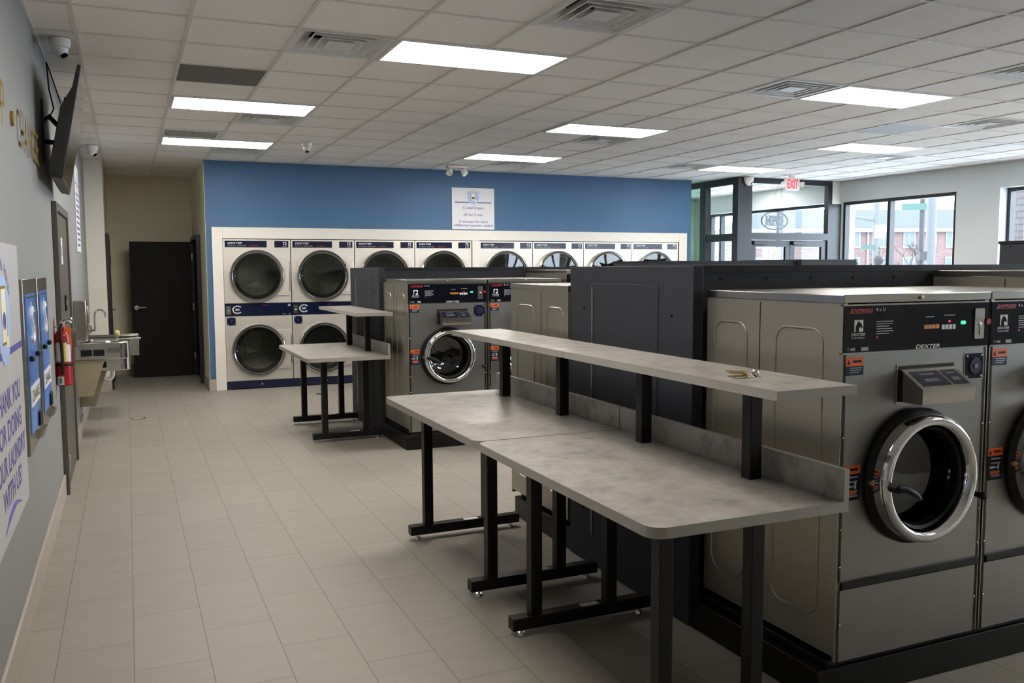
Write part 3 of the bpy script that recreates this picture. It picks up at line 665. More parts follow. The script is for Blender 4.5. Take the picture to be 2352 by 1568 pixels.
mb = MB().box(10.55, 11.0, 5.2, 8.05, .006, 1.90, 'charcoal').box(10.535, 11.0, 5.19, 8.065, 1.90, 1.935, 'charcoal_dark')
for k in range(6): mb.ball((10.549, 7.9-k*.4, 1.86), .008, 'charcoal_dark', 8)
tag(mb.build('window_bulkhead', smooth=False), 'tall dark bulkhead at the right edge in front of the brick pier window', 'bulkhead')
def plinth(x0, x1, y0, y1, label):
    return tag(MB().box(x0, x1, y0, y1, 0, .13, 'black_base').box(x0+.045, x1, y0+.01, y1, .13, .159, 'black_base').build('machine_plinth', bevel=.004), label, 'plinth', 'black plinths under the washers')
plinth(2.275, 4.75, 2.40, 3.185, 'black plinth under the nearest washers, right foreground')
plinth(2.275, 4.75, 4.365, 5.16, 'black plinth behind the folding table legs on the far side of the near island')
plinth(2.225, 4.7, 7.43, 8.225, 'black plinth under the far island washers')

# ------------------------------------------------------------------ folding tables
def table(x0, x1, y0, y1, z, frames, posts, sx0, sx1, sy0, sy1, sz, label, fx=.08):
    r = thing('folding_table', label, 'folding table', (x0, y0, 0), 0, 'grey laminate folding tables')
    L = y1-y0; W = x1-x0; t = .034
    def slab(pts, za, zb):
        mb = MB(); mb.prism(pts, 'z', za, zb, 'laminate_edge'); n = len(pts)
        mb.add([(a, b, zb+.0004) for a, b in pts], [tuple(range(n))], 'laminate'); return mb
    slab(rrect(0, W, 0, L, .055, 6, (0, 0, 1, 1)), z-t, z).build('tabletop', r, smooth=True)
    MB().box(W-.02, W, .0, L, z+.0006, z+.105, 'laminate').box(W-.0204, W+.0004, -.0006, .0, z, z+.1056, 'laminate_edge').box(W-.0204, W+.0004, 0, L, z+.105, z+.1058, 'laminate_edge').build('backsplash', r, smooth=False)
    a0, a1, b0, b1 = sx0-x0, sx1-x0, sy0-y0, sy1-y0
    slab([(a0, b0), (a1, b0), (a1, b1), (a0, b1)], sz-.03, sz).build('shelf', r, smooth=False)
    for y in posts:
        MB().box(W-.108, W-.056, y-y0-.025, y-y0+.025, z+.0005, sz-.03, 'black_metal').build('shelf_post', r, bevel=.003)
    for y in frames:
        yy = y-y0
        for lx in (.235, W-.13):
            MB().box(lx-.027, lx+.027, yy-.027, yy+.027, .085, z-t, 'black_metal').build('leg', r, bevel=.003)
        f = MB().box(.12, W+fx, yy-.03, yy+.03, .03, .085, 'black_metal').build('foot_bar', r, bevel=.003)
        for lx in (.17, W+fx-.05): MB().cyl((lx, yy, 0), (lx, yy, .012), .019, 'chrome_soft', 16, .016).cyl((lx, yy, .012), (lx, yy, .03), .007, 'chrome_soft', 10).build('leveling_foot', f)
        MB().box(.05, W-.05, yy-.02, yy+.02, z-t-.03, z-t, 'black_metal').build('top_rail', r, smooth=False)
        MB().box(W-.28, W-.19, yy-.018, yy+.018, .085, .0856, 'print_white').build('foot_label', r, smooth=False)
    return r
table(1.37, 2.115, 2.115, 3.525, .86, (2.42, 3.43), (2.50, 3.22), 1.80, 2.125, 2.10, 3.53, 1.24, 'grey laminate folding table nearest the camera, keys on its raised shelf')
table(1.37, 2.115, 3.535, 5.03, .86, (3.94, 4.94), (4.0, 4.75), 1.80, 2.125, 3.535, 5.03, 1.24, 'grey laminate folding table butted to the far end of the nearest one')
table(1.41, 2.165, 7.70, 9.27, .83, (8.13, 9.17), (8.2, 8.95), 1.85, 2.195, 7.70, 9.33, 1.22, 'small grey folding table at the end of the far island, before the dryers', .035)
# keys on the near shelf
kx, ky, kz = 1.93, 2.42, 1.2412
r = thing('key_ring', 'bunch of brass keys on the raised shelf of the nearest table', 'keys', (kx, ky, kz))
def key(a, bx, z, m):
    mb = MB(); n = 14
    c, s = math.cos(a), math.sin(a)
    o = len(mb.v)
    mb.prism([(.012*math.cos(2*PI*q/n), .013*math.sin(2*PI*q/n)) for q in range(n)], 'z', 0, .0042, m)
    mb.prism([(.010, -.005), (.028, -.005), (.031, -.0065), (.034, -.004), (.037, -.0065), (.041, -.0045), (.046, -.006), (.052, 0), (.048, .004), (.010, .004)], 'z', .0004, .0036, m)
    mb.v = [(bx[0]+p[0]*c-p[1]*s, bx[1]+p[0]*s+p[1]*c, z+p[2]) for p in mb.v]
    return mb
for q, (a, b, z, m) in enumerate(((2.5, (0, .004), .0, 'brass'), (2.85, (.0, -.01), .004, 'brass'), (2.2, (.008, .014), .008, 'brass'), (3.1, (-.002, -.022), .001, 'chrome_soft'), (2.62, (.004, .0), .012, 'brass'), (2.4, (-.004, .012), .016, 'brass'), (2.95, (-.006, -.004), .0165, 'brass'))):
    key(a, b, z, m).build('key', r)
MB().tube([(.02+.015*math.cos(2*PI*q/20), -.005+.015*math.sin(2*PI*q/20), .008+.006*math.sin(2*PI*q/20)) for q in range(20)], .0018, 'chrome', 8, True).build('ring', r)
MB().ball((.042, -.008, .0135), .0135, 'chrome', 16).build('ball_charm', r)

# ------------------------------------------------------------------ stacked dryers in the blue wall
def make_dryer(Wd, label):
    r = thing('stack_dryer', label, 'dryer', group='stacked dryers in the blue wall'); S = 'steel_dryer'; k = Wd/.88
    MB().box(.004, Wd-.004, .012, .85, .01, 2.012, 'steel_side', skip='f').build('cabinet', r, smooth=False)
    fx = lambda u: u*Wd
    cxs = fx(.485); doors = []
    for (z0, z1, cz, nm) in ((1.16, 2.012, 1.52, 'up'), (.115, .985, .525, 'lo')):
        R = .335
        mb = MB().plate_hole(.004, Wd-.004, z0, z1, 0, cxs, cz, R-.03, S)
        for sx in (.02, Wd-.02):
            for q in (z0+.03, (z0+z1)/2, z1-.03): mb.ball((sx, -.001, q), .005, 'chrome_soft', 8)
        mb.build('front_panel', r)
        def corner(r_, x1_, h, e):
            a = math.asin(h/r_) if h < r_ else PI/2
            return [(cxs+r_*math.cos(a-2*a*q/14), cz+r_*math.sin(a-2*a*q/14)) for q in range(15)]+[(x1_, cz-h), (x1_, cz+h)]
        MB().prism(corner(R+.012, fx(.965), .262, 0), 'y', -.026, 0, S).prism(corner(R+.036, fx(.94), .232, 0), 'y', -.032, -.026, S).cyl((fx(.972), -.012, cz-.2), (fx(.972), -.012, cz+.2), .009, 'chrome_soft', 10).build('door_plate', r, bevel=.002)
        MB().lathe([(R-.03, .0), (R-.03, .05), (R+.03, .08), (R+.03, .7), (.001, .7)], (cxs, 0, cz), (0, 1, 0), 'drum', 40).build('drum', r)
        d = MB().lathe([(R-.022, -.030), (R-.021, -.050), (R-.010, -.060), (R+.004, -.061), (R+.017, -.050), (R+.021, -.030), (R+.020, -.002), (R-.022, -.002)], (cxs, 0, cz), (0, 1, 0), 'chrome_dark', 64, closed=True).build('door', r)
        MB().lathe([(R-.021, -.034), (.001, -.040)], (cxs, 0, cz), (0, 1, 0), 'door_glass', 48).build('door_glass', d)
        MB().lathe([(R-.075, -.020), (R-.030, -.026), (R-.030, -.012), (R-.075, -.012)], (cxs, 0, cz), (0, 1, 0), 'black_rubber', 48, closed=True).build('gasket', d)
        MB().box(cxs-R+.03, cxs-R+.085, -.046, -.041, cz-.07, cz+.07, 'black_rubber').ball((cxs-R+.045, -.05, cz), .009, 'chrome', 10).build('door_catch', d, bevel=.002)
    y = -.003
    a = MB().box(fx(.03), fx(.645), y, 0, 1.905, 1.992, 'navy_gloss').build('name_band', r, smooth=False)
    mb = MB().text('DEXTER', (fx(.18), y-.0004, 1.962), .03, 'print_white', width=.185, height=.024, shear=.35, bold=.015)
    mb.text('STACK DRYER', (fx(.205), y-.0004, 1.926), .03, 'grey_text', width=.24, height=.015, shear=.35)
    mb.text('EXPRESS', (fx(.46), y-.0004, 1.926), .02, 'red_text', width=.10, height=.014, shear=.35).build('lettering', a, smooth=False)
    a = MB().box(fx(.76), fx(.97), y, 0, 1.905, 1.992, 'navy_gloss').build('logo_plate', r, smooth=False)
    mb = MB(); horse(mb, fx(.915), y-.0003, 1.96, .042, 'print_white', 'navy'); mb.text('DEXTER', (fx(.915), y-.0004, 1.926), .02, 'grey_text', width=.06, height=.009).box(fx(.88), fx(.95), y-.0006, y, 1.914, 1.918, 'grey_text'); mb.build('lettering', a, smooth=False)
    a = MB().box(.004, Wd-.004, -.004, .012, .992, 1.152, 'navy_gloss').build('control_band', r, smooth=False); y = -.004
    mb = MB()
    for q in range(12):
        t = PI*.28+q*(2*PI-PI*.56)/11
        cx_, cz_ = fx(.185)+.058*math.cos(t), 1.075+.048*math.sin(t); mb.box(cx_-.009, cx_+.009, y-.0004, y, cz_-.008, cz_+.008, 'print_white')
    mb.box(fx(.155), fx(.215), y-.0004, y, 1.06, 1.09, 'grey_text').text('DEXTER', (fx(.60), y-.0004, 1.125), .02, 'red_text', width=.07, height=.008, shear=.3)
    mb.box(fx(.94), fx(.98), y-.0004, y, 1.11, 1.14, 'grey_text').box(fx(.86), fx(.9), y-.0004, y, 1.005, 1.011, 'grey_text').box(fx(.95), fx(.98), y-.0004, y, 1.005, 1.011, 'grey_text').build('lettering', a, smooth=False)
    MB().prism(rrect(fx(.02), fx(.09), 1.01, 1.125, .006, 4), 'y', y-.008, y, 'steel_grey').ball((fx(.055), y-.01, 1.06), .012, 'chrome', 12).build('coin_slot', a)
    MB().cyl((fx(.52), y, 1.045), (fx(.52), y-.008, 1.045), .010, 'chrome', 14).build('lock', a)
    mb = MB().prism(rrect(fx(.03), fx(.155), .865, .972, .010, 4), 'y', -.004, 0, 'navy_gloss').cyl((fx(.092), -.004, .918), (fx(.092), -.012, .918), .022, 'navy', 20).cyl((fx(.092), -.012, .918), (fx(.092), -.014, .918), .007, 'chrome', 12)
    for q in (-1, 1):
        for s in (-1, 1): mb.ball((fx(.092)+q*.04, -.004, .918+s*.04), .006, 'chrome', 8)
    mb.build('coin_box_lock', r)
    MB().box(.004, Wd-.004, -.004, .012, .012, .112, 'navy').cyl((fx(.52), -.004, .062), (fx(.52), -.012, .062), .012, 'chrome', 14).build('kick_plate', r, smooth=False)
    return r
DL = ['stacked dryer at the left end of the row, next to the hall', 'second stacked dryer from the hall, partly behind the small folding table', 'third stacked dryer from the hall, its lower half behind the far charcoal bulkhead', 'fourth stacked dryer, just left of the white divider strip',
      'stacked dryer just right of the white divider strip', 'sixth stacked dryer from the hall, second right of the white divider', 'seventh stacked dryer, next to last before the entry', 'stacked dryer at the right end of the row, nearest the entry']
d0 = None
for q in range(8):
    x = (1.172+q*.8815) if q < 4 else (4.814+(q-4)*.8815)
    if d0 is None: d0 = make_dryer(.88, DL[0]); d0.location = (x, YB, 0)
    else: dup(d0, (x, YB, 0), 0, DL[q])

# price sign above the dryers
def wash_logo(mb, P, s, letters=True):
    """P(u, v, e) maps logo units to the wall"""
    n = 40
    def disc(r, m, e, sx=1): mb.add([P(r*math.cos(2*PI*q/n)*sx, r*math.sin(2*PI*q/n), e) for q in range(n)], [tuple(range(n))], m)
    def rect(a, b, c, d, m, e): mb.add([P(a, c, e), P(b, c, e), P(b, d, e), P(a, d, e)], [(0, 1, 2, 3)], m)
    rect(-1.55, 1.55, -.40, -.32, 'purple_text', .0006)
    disc(.5, 'light_blue', .0010)
    rect(-.22, .22, -.26, .38, 'gold', .0012); rect(-.19, .19, -.23, .35, 'cream_print', .0014); rect(-.16, .16, .22, .32, 'white', .0016)
    mb.add([P(.13*math.cos(2*PI*q/n)+.0, .13*math.sin(2*PI*q/n)*.75, .0018) for q in range(n)], [tuple(range(n))], 'purple_text')
    rect(.10, .32, -.30, -.18, 'cream_print', .0017)
r = thing('price_sign', 'white price sign above the white dryer surround on the blue wall', 'sign', (4.725, YB, 2.485))
MB().box(-.335, .335, -.006, 0, -.30, .305, 'print_white').build('board', r, bevel=.001)
mb = MB(); yS = -.0064
wash_logo(mb, lambda u, v, e: (u*.185, yS-e, .16+v*.185), 1)
for q, ch in enumerate('WASH & FOLD'):
    if ch == ' ': continue
    a = PI*.5+.98-q*.196; c_, s_ = math.cos(a), math.sin(a)
    mb.text(ch, (.108*c_, yS-.0003, .16+.108*s_), .030, 'purple_text', xd=(s_, 0, -c_), yd=(c_, 0, s_), bold=.01)
for s, z, wd in (('5 Load Dryers', .01, .33), ('.25 for 5 min.', -.085, .32), ('5 minutes for each', -.185, .45), ('additional quarter added', -.245, .61)):
    mb.text(s, (0, yS-.0003, z), .052, 'purple_text', width=wd, bold=.012)
mb.build('lettering', r, smooth=False, label='purple lettering and round logo')

# ------------------------------------------------------------------ left wall
XW = (0, 1, 0)
mb = MB()
for s, y, z, wd, h in (('P', 4.36, 2.325, .13, .20),):
    mb.text(s, (XL+.012, y, z), .2, 'gold', xd=XW, width=wd, height=h, bold=.0)
tag(mb.build('wall_letter', smooth=False), 'gold letter P on the left wall before the word CHANGE', 'wall lettering')
tag(MB().cyl((XL, 4.757, 2.325), (XL+.012, 4.757, 2.325), .035, 'gold', 20).build('wall_dot'), 'gold round dot on the left wall between the gold letters', 'wall lettering')
y = 5.0
for ch, wd in zip('CHANGE', (.15, .15, .16, .15, .16, .13)):
    lm = MB().text(ch, (XL+.012, y+wd/2, 2.33), .2, 'gold', xd=XW, width=wd, height=.19)
    o = len(lm.v); n0 = len(lm.f)
    tag(lm.build('wall_letter', smooth=False), 'gold letter %s in the word CHANGE on the left wall' % (ch,), 'wall lettering', 'gold letters spelling CHANGE'); y += wd+.03
# poster
r = thing('poster', 'large white thank you poster at the left edge, on the left wall', 'poster', (XL+.002, 4.04, 1.145))
MB().box(0, .008, -.585, .585, -.585, .585, 'poster_white').build('board', r, bevel=.001)
mb = MB(); xS = .0084
wash_logo(mb, lambda u, v, e: (xS+e, u*.37, .27+v*.37), 1)
for q, ch in enumerate('WASH & FOLD'):
    if ch == ' ': continue
    a = PI*.5+1.0-q*.2; c_, s_ = math.cos(a), math.sin(a)
    mb.text(ch, (xS+.0003, .225*c_*-1*-1, .27+.225*s_), .065, 'purple_text', xd=(0, s_, -c_), yd=(0, c_, s_), bold=.01)
for s, z, wd in (('THANK YOU', -.045, .80), ('FOR DOING', -.17, .80), ('YOUR LAUNDRY', -.295, 1.0), ('WITH US!', -.415, .62)):
    mb.text(s, (xS+.0003, 0.02, z), .1, 'purple_text', xd=XW, width=wd, height=.088, bold=.02)
mb.tube([(xS, -.28+.56*q/12, -.535+.05*math.sin(PI*q/12)) for q in range(13)], [.002+.007*math.sin(PI*q/12) for q in range(13)], 'purple_text', 6)
mb.build('lettering', r, smooth=False, label='purple lettering and round logo')
# change machines
def changer(y0, y1, label):
    r = thing('change_machine', label, 'change machine', (XL, y0, .73), 0, 'change machines in the left wall'); W = y1-y0; Hh = .845
    MB().box(0, .018, 0, W, 0, Hh, 'steel_grey').build('frame', r, bevel=.003)
    f = MB().box(.018, .022, .07, W-.07, .09, Hh-.075, 'sky_print').build('face_panel', r, smooth=False)
    mb = MB().box(.022, .0225, .09, W-.1, Hh-.095, Hh-.088, 'frame_black')
    mb.tube([(.0226, W*.5+.055*math.cos(PI*.15+PI*1.2*q/10), .635+.035*math.sin(PI*.15+PI*1.2*q/10)+.03) for q in range(11)]+[(.0226, W*.5+.055*math.cos(PI*.4-PI*1.25*q/10), .60+.035*math.sin(PI*.4-PI*1.25*q/10)-.03) for q in range(11)], .012, 'print_white', 6)
    mb.box(.0222, .024, W*.5-.008, W*.5+.008, .53, .73, 'print_white').box(.022, .0225, .09, .12, .68, .69, 'red').build('dollar_mark', f, smooth=False)
    for yy in (.14, W-.16): MB().box(.022, .042, yy-.03, yy+.03, .445, .472, 'black_rubber').build('bill_slot', r, bevel=.006)
    s = MB().box(.022, .026, .085, W-.09, .22, .32, 'print_white').build('change_plate', r, smooth=False)
    MB().text('CHANGE', (.0264, W*.5, .27), .1, 'frame_black', xd=XW, width=W-.24, height=.06, bold=.02).build('lettering', s, smooth=False)
    mb = MB().prism([(.018, .02), (.045, .03), (.055, .075), (.018, .065)], 'y', W-.24, W-.10, 'chrome_soft').build('coin_cup', r)
    MB().box(.022, .034, W-.225, W-.115, .085, .16, 'black_rubber').build('cup_opening', r, bevel=.004)
    return r
c0 = changer(4.70, 5.31, 'steel framed blue change machine next to the white poster')
dup(c0, (XL, 5.43, .73), 0, 'steel framed blue change machine next to the steel door')
# fire extinguisher
ex, ey = -.417, 6.70
r = thing('fire_extinguisher', 'red fire extinguisher hung on the left wall before the steel door', 'fire extinguisher', (ex, ey, .83))
R = .0515
MB().lathe([(1e-4, .0), (R-.008, 0), (R, .008), (R, .33), (R-.006, .36), (R-.025, .385), (.020, .395), (.018, .41), (1e-4, .41)], (0, 0, 0), (0, 0, 1), 'red', 36).build('cylinder', r)
def wrap(a0, a1, z0, z1, m, e=.0008, n=10):
    mb = MB(); v = []
    for q in range(n+1):
        a = a0+(a1-a0)*q/n; v += [((R+e)*math.cos(a), (R+e)*math.sin(a), z0), ((R+e)*math.cos(a), (R+e)*math.sin(a), z1)]
    return mb.add(v, [(2*q, 2*q+2, 2*q+3, 2*q+1) for q in range(n)], m)
wrap(-2.7, -1.85, .165, .295, 'print_white').build('instruction_label', r)
b = wrap(-1.45, -.55, .165, .295, 'print_white'); q = wrap(-1.5, -1.25, .165, .295, 'yellow', .001); b.add(q.v, q.f, 'yellow'); q = wrap(-1.1, -.8, .285, .293, 'frame_black', .0012); b.add(q.v, q.f, 'frame_black'); b.build('instruction_label', r)
b = wrap(-2.5, -1.6, .008, .065, 'print_white'); q = wrap(-2.2, -1.85, .018, .055, 'green', .0012); b.add(q.v, q.f, 'green'); b.build('class_label', r, label='white label with a green mark')
MB().lathe([(R, .135), (R+.003, .135), (R+.003, .152), (R, .152)], (0, 0, 0), (0, 0, 1), 'black_rubber', 36, closed=True).build('strap', r)
mb = MB().cyl((0, 0, .40), (0, 0, .445), .017, 'chrome_soft', 16).tube([(0, 0, .44), (.02, -.02, .455), (.06, -.05, .46)], .008, 'steel_grey').tube([(0, 0, .425), (.02, -.02, .43), (.055, -.05, .435)], .006, 'steel_grey').cyl((-.0, -.02, .42), (0, -.032, .42), .014, 'print_white', 14)
mb.build('valve', r); MB().tube([(.0, -.018, .43), (-.012, -.045, .40), (-.01, -.064, .33), (-.006, -.066, .22), (-.006, -.066, .08)], .0095, 'black_rubber', 10).build('hose', r)
MB().tube([(.03+.016*math.cos(2*PI*q/16), -.045, .44+.016*math.sin(2*PI*q/16)) for q in range(16)], .0018, 'chrome', 6, True).build('pin_ring', r)
MB().box(.012, .05, -.035, -.033, .28, .40, 'orange').build('service_tag', r, smooth=False)
MB().box(-.0525, -.049, -.02, .02, .2, .46, 'red').tube([(-.05, 0, .40), (-.03, 0, .405), (-.017, 0, .40)], .005, 'steel_grey').build('wall_bracket', r)
# tv on an arm
T = [Vector(q) for q in ((-.205, 6.0, 2.85), (-.335, 6.0, 2.165), (-.365, 7.28, 2.165), (-.235, 7.28, 2.85))]
u_ = (T[3]-T[0]).normalized(); v_ = (T[1]-T[0]).normalized(); n_ = v_.cross(u_).normalized()
if n_.x < 0: n_ = -n_
Wt, Ht = 1.28, .695
def TP(a, b, c): return tuple(T[0]+u_*a+v_*b-n_*c)
r = thing('television', 'black flat television tilted off the left wall below the ceiling', 'television', (0, 0, 0))
def tbox(mb, a0, a1, b0, b1, c0, c1, m):
    v = [TP(a, b, c) for c in (c0, c1) for b in (b0, b1) for a in (a0, a1)]
    return mb.add(v, [(0, 2, 3, 1), (4, 5, 7, 6), (0, 1, 5, 4), (2, 6, 7, 3), (0, 4, 6, 2), (1, 3, 7, 5)], m)
pr = [(0, 0), (0, .022), (.14, .030), (.27, .075), (Ht-.03, .082), (Ht, .055), (Ht, 0)]; n = len(pr)
mb = MB().add([TP(0, b_, c_) for b_, c_ in pr]+[TP(Wt, b_, c_) for b_, c_ in pr], [tuple(range(n)), tuple(range(n, 2*n))]+[(q, (q+1) % n, n+(q+1) % n, n+q) for q in range(n)], 'frame_black'); mb.build('body', r, bevel=.004, smooth=False)
mb = MB(); tbox(mb, .01, Wt-.01, .01, Ht-.018, -.0006, 0, 'screen'); mb.build('screen', r, smooth=False)
r = thing('tv_mount', 'black articulated wall bracket behind the television', 'bracket', (0, 0, 0))
MB().box(XL, XL+.012, 6.5, 6.72, 2.32, 2.72, 'black_metal').build('wall_plate', r, smooth=False)
MB().tube([(XL+.012, 6.6, 2.60), (XL+.05, 6.42, 2.60), TP(.62, .30, .115)], .016, 'black_metal').tube([(XL+.012, 6.6, 2.46), (XL+.05, 6.45, 2.44), TP(.62, .42, .115)], .016, 'black_metal').build('arm', r)
mb = MB(); tbox(mb,   .56, .60, .12, .60, .086, .095, 'black_metal'); tbox(mb, .84, .88, .12, .60, .086, .095, 'black_metal'); tbox(mb, .56, .88, .28, .33, .095, .11, 'black_metal'); tbox(mb, .56, .88, .42, .46, .095, .11, 'black_metal'); mb.build('screen_plate', r, smooth=False)
tag(MB().tube([(XL+.02, 6.9, H), (XL+.03, 6.85, 2.85), (XL+.06, 6.75, 2.7), (XL+.03, 6.68, 2.62)], .005, 'black_rubber').tube([(XL+.02, 6.95, H), (XL+.07, 6.88, 2.86), (XL+.1, 6.8, 2.75)], .004, 'black_rubber').build('tv_cable'), 'thin black cable dropping from ceiling behind the television', 'cable')
# long white notice
r = thing('notice_board', 'tall white notice with purple print, on the left wall beyond the television', 'notice', (XL+.002, 10.65, 2.27))
MB().box(0, .006, -.40, .40, -.46, .46, 'print_white').build('board', r, smooth=False)
mb = MB(); mb.box(.006, .0064, -.3, .3, .25, .27, 'purple_text').cyl((.006, 0, .3), (.0066, 0, .3), .10, 'light_blue', 24)
for q in range(10): mb.box(.006, .0064, -.3+.03*(q % 3), .3-.04*(q % 2), .14-q*.06, .165-q*.06, 'purple_text')
mb.build('print', r, smooth=False)
# two level drinking fountain
def fountain(y0, dz, label, filler):
    r = thing('drinking_fountain', label, 'drinking fountain', (XL, y0, dz), 0, 'wall drinking fountains'); D = .40
    prof = rrect(0, .47, 0, D, .10, 8, (1, 1, 0, 0))
    mb = MB(); n = len(prof)
    mb.prism(prof, 'z', .765, .925, 'chrome_soft'); mb.build('basin_body', r, bevel=.01)
    MB().lathe([(.145, .926), (.15, .934), (.135, .934), (.12, .926), (.06, .9255), (.001, .9255)], (.24, .2, 0), (0, 0, 1), 'chrome', 28).build('bowl', r)
    MB().prism([(0, .765), (.25, .765), (.14, .42), (0, .42)], 'y', .02, D-.02, 'beige_panel').build('skirt', r, bevel=.004)
    mb = MB()
    for q in range(2): mb.box(.05+q*.105, .145+q*.105, -.002, 0, .80, .86, 'charcoal_dark')
    mb.build('vent_grille', r, smooth=False); MB().prism(rrect(.27, .40, .825, .875, .02, 4), 'y', -.004, 0, 'chrome').build('push_bar', r)
    MB().cyl((.36, .3, .925), (.36, .3, .96), .012, 'chrome', 12).ball((.36, .3, .985), .028, 'tan' if filler else 'chrome', 14, (1, .7, 1.2)).build('bubbler', r)
    MB().cyl((.12, .2, .925), (.12, .2, .945), .035, 'chrome', 20).build('drain_cap', r)
    if filler:
        MB().box(0, .11, .05, .34, .935, 1.315, 'steel_grey').build('bottle_filler', r, bevel=.008)
        MB().box(.11, .125, .12, .27, 1.10, 1.26, 'chrome_soft').build('filler_spout', r, bevel=.004)
    return r
fountain(9.0, .015, 'higher steel drinking fountain with a bottle filler tower on the left wall', True)
fountain(9.52, -.15, 'lower steel drinking fountain just beyond the one with the bottle filler', False)
# utility sink with gooseneck tap
r = thing('utility_sink', 'steel wall sink with gooseneck tap, beyond the drinking fountains', 'sink', (XL+.002, 10.45, 0))
mb = MB(); x0, x1, y0, y1, z0, z1 = .0, .56, 0, .62, .68, .86
mb.box(x0, x1, y0, y0+.02, z0, z1, 'steel_grey').box(x0, x1, y1-.02, y1, z0, z1, 'steel_grey').box(x0, x0+.02, y0+.02, y1-.02, z0, z1, 'steel_grey').box(x1-.02, x1, y0+.02, y1-.02, z0, z1, 'steel_grey').box(x0+.02, x1-.02, y0+.02, y1-.02, z0, z0+.02, 'steel_grey')
mb.build('basin', r, bevel=.004)
MB().box(x0, x1+.02, y0-.02, y0+.001, z1-.005, z1+.012, 'chrome_soft').box(x0, x1+.02, y1-.001, y1+.02, z1-.005, z1+.012, 'chrome_soft').box(x1-.001, x1+.02, y0+.001, y1-.001, z1-.005, z1+.012, 'chrome_soft').build('rim', r, bevel=.002)
mb = MB().box(0, .05, .22, .40, .93, .97, 'chrome').cyl((.05, .31, .95), (.12, .31, .95), .016, 'chrome', 14).tube([(.12, .31, .94)]+[(.12, .31, 1.0), (.12, .31, 1.10)]+[(.12+.055-.055*math.cos(PI*q/8), .31, 1.12+.055*math.sin(PI*q/8)) for q in range(9)]+[(.23, .31, 1.09)], .011, 'chrome', 10)
for yy in (.24, .38): mb.cyl((.05, yy, .95), (.075, yy, .95), .014, 'chrome', 12).box(.075, .085, yy-.004, yy+.004, .92, 1.0, 'chrome')
mb.build('tap', r)
MB().tube([(.28, .31, .68), (.28, .31, .45)]+[(.28-.05+.05*math.cos(PI*q/8), .31, .45-.06*math.sin(PI*q/8)) for q in range(9)]+[(.18, .31, .5), (.12, .31, .52), (0, .31, .52)], .024, 'plastic_white', 12).build('drain_trap', r)
tag(MB().cyl((.055, 10.3, 0), (.055, 10.3, .003), .075, 'brass', 28).cyl((.055, 10.3, .003), (.055, 10.3, .0035), .06, 'base_tile', 28).build('floor_drain'), 'round floor cleanout cover in the aisle before the hall', 'floor drain')
tag(MB().cyl((2.25, 11.3, 0), (2.25, 11.3, .003), .075, 'brass', 28).build('floor_drain'), 'round brass cleanout cover on the floor before the dryers', 'floor drain')
# open sign hanging in the transom, read from outside
r = thing('open_sign', 'oval OPEN sign hung in the glass above the entry doors, seen from behind', 'sign', (9.835, 11.62, 2.37), .0)
MB().tube([(.27*math.cos(2*PI*q/36), 0, .145*math.sin(2*PI*q/36)) for q in range(36)], .012, 'neon_tube', 10, True).build('oval_tube', r)
MB().box(-.2, .2, -.008, .008, .068, .085, 'frame_black').box(-.2, .2, -.008, .008, -.085, -.068, 'frame_black').build('rail', r, bevel=.002)
mb = MB().text('OPEN', (0, 0, 0), .1, 'frame_black', xd=(-1, 0, 0), width=.36, height=.14, bold=.06); n = len(mb.v)
mb.v = [(p[0], -.012, p[2]) for p in mb.v]; f0 = list(mb.f); mb.add([(p[0], .012, p[2]) for p in mb.v[:n]], [q[::-1] for q in f0], 'frame_black'); mb.build('lettering', r, smooth=False)
MB().tube([(-.1, 0, .14), (-.02, -.1, .585)], .002, 'neon_tube', 5).tube([(.1, 0, .14), (.06, -.1, .585)], .002, 'neon_tube', 5).build('hanging_wire', r)

# ------------------------------------------------------------------ outside
g = MB().box(-40, 220, -60, 220, -.22, -.13, 'asphalt').build('ground', smooth=False); struct(g)
Fh = Vector((math.sin(YAW), math.cos(YAW), 0)); Rh = Vector((math.cos(YAW), -math.sin(YAW), 0))
def away(lat, d, z=0.): p = Fh*d+Rh*lat; return (p.x, p.y, z)
def house(d, lat0, lat1, wins, label):
    r = thing('brick_house', label, 'house', away(lat0, d, 0), -YAW, 'brick houses across the street'); L = lat1-lat0; De = 9
    MB().box(0, L, 0, De, -.14, 4.9, 'brick').build('wall', r, smooth=False)
    MB().box(-.4, L+.4, -.45, De+.4, 4.85, 5.3, 'house_white').build('eave', r, smooth=False)
    mb = MB(); z0, z1 = 5.3, 7.3
    mb.add([(-.5, -.55, z0), (L+.5, -.55, z0), (L+.5, De+.5, z0), (-.5, De+.5, z0), (3.2, De/2, z1), (L-3.2, De/2, z1)], [(0, 1, 5, 4), (1, 2, 5), (2, 3, 4, 5), (3, 0, 4), (0, 3, 2, 1)], 'roof'); mb.build('roof', r, smooth=False)
    for (x, w_, zc, h_) in wins:
        f = MB().box(x-w_/2-.12, x+w_/2+.12, -.08, .02, zc-h_/2-.16, zc+h_/2+.12, 'house_white').box(x-.05, x+.05, -.10, -.08, zc-h_/2, zc+h_/2, 'house_white').build('window', r, smooth=False)
        MB().box(x-w_/2, x-.05, -.09, -.08, zc-h_/2, zc+h_/2, 'house_glass').box(x+.05, x+w_/2, -.09, -.08, zc-h_/2, zc+h_/2, 'house_glass').build('pane', f, smooth=False)
    return r
hw = []
for x in (1.5, 4.2, 6.6, 11.05, 13.85, 16.35, 20.45, 23.4, 26.2): hw += [(x, .95, 4.2, 1.45), (x, .95, 1.7, 1.35)]
hw += [(18.65, .45, 4.3, 1.2)]
o = house(85, 22, 49.5, hw, 'long two storey red brick house across the street, grey roof, white windows')
MB().tube([(12.35, -.1, 4.9), (12.35, -.1, 1.6)], .10, 'house_white', 6).build('downspout', o)
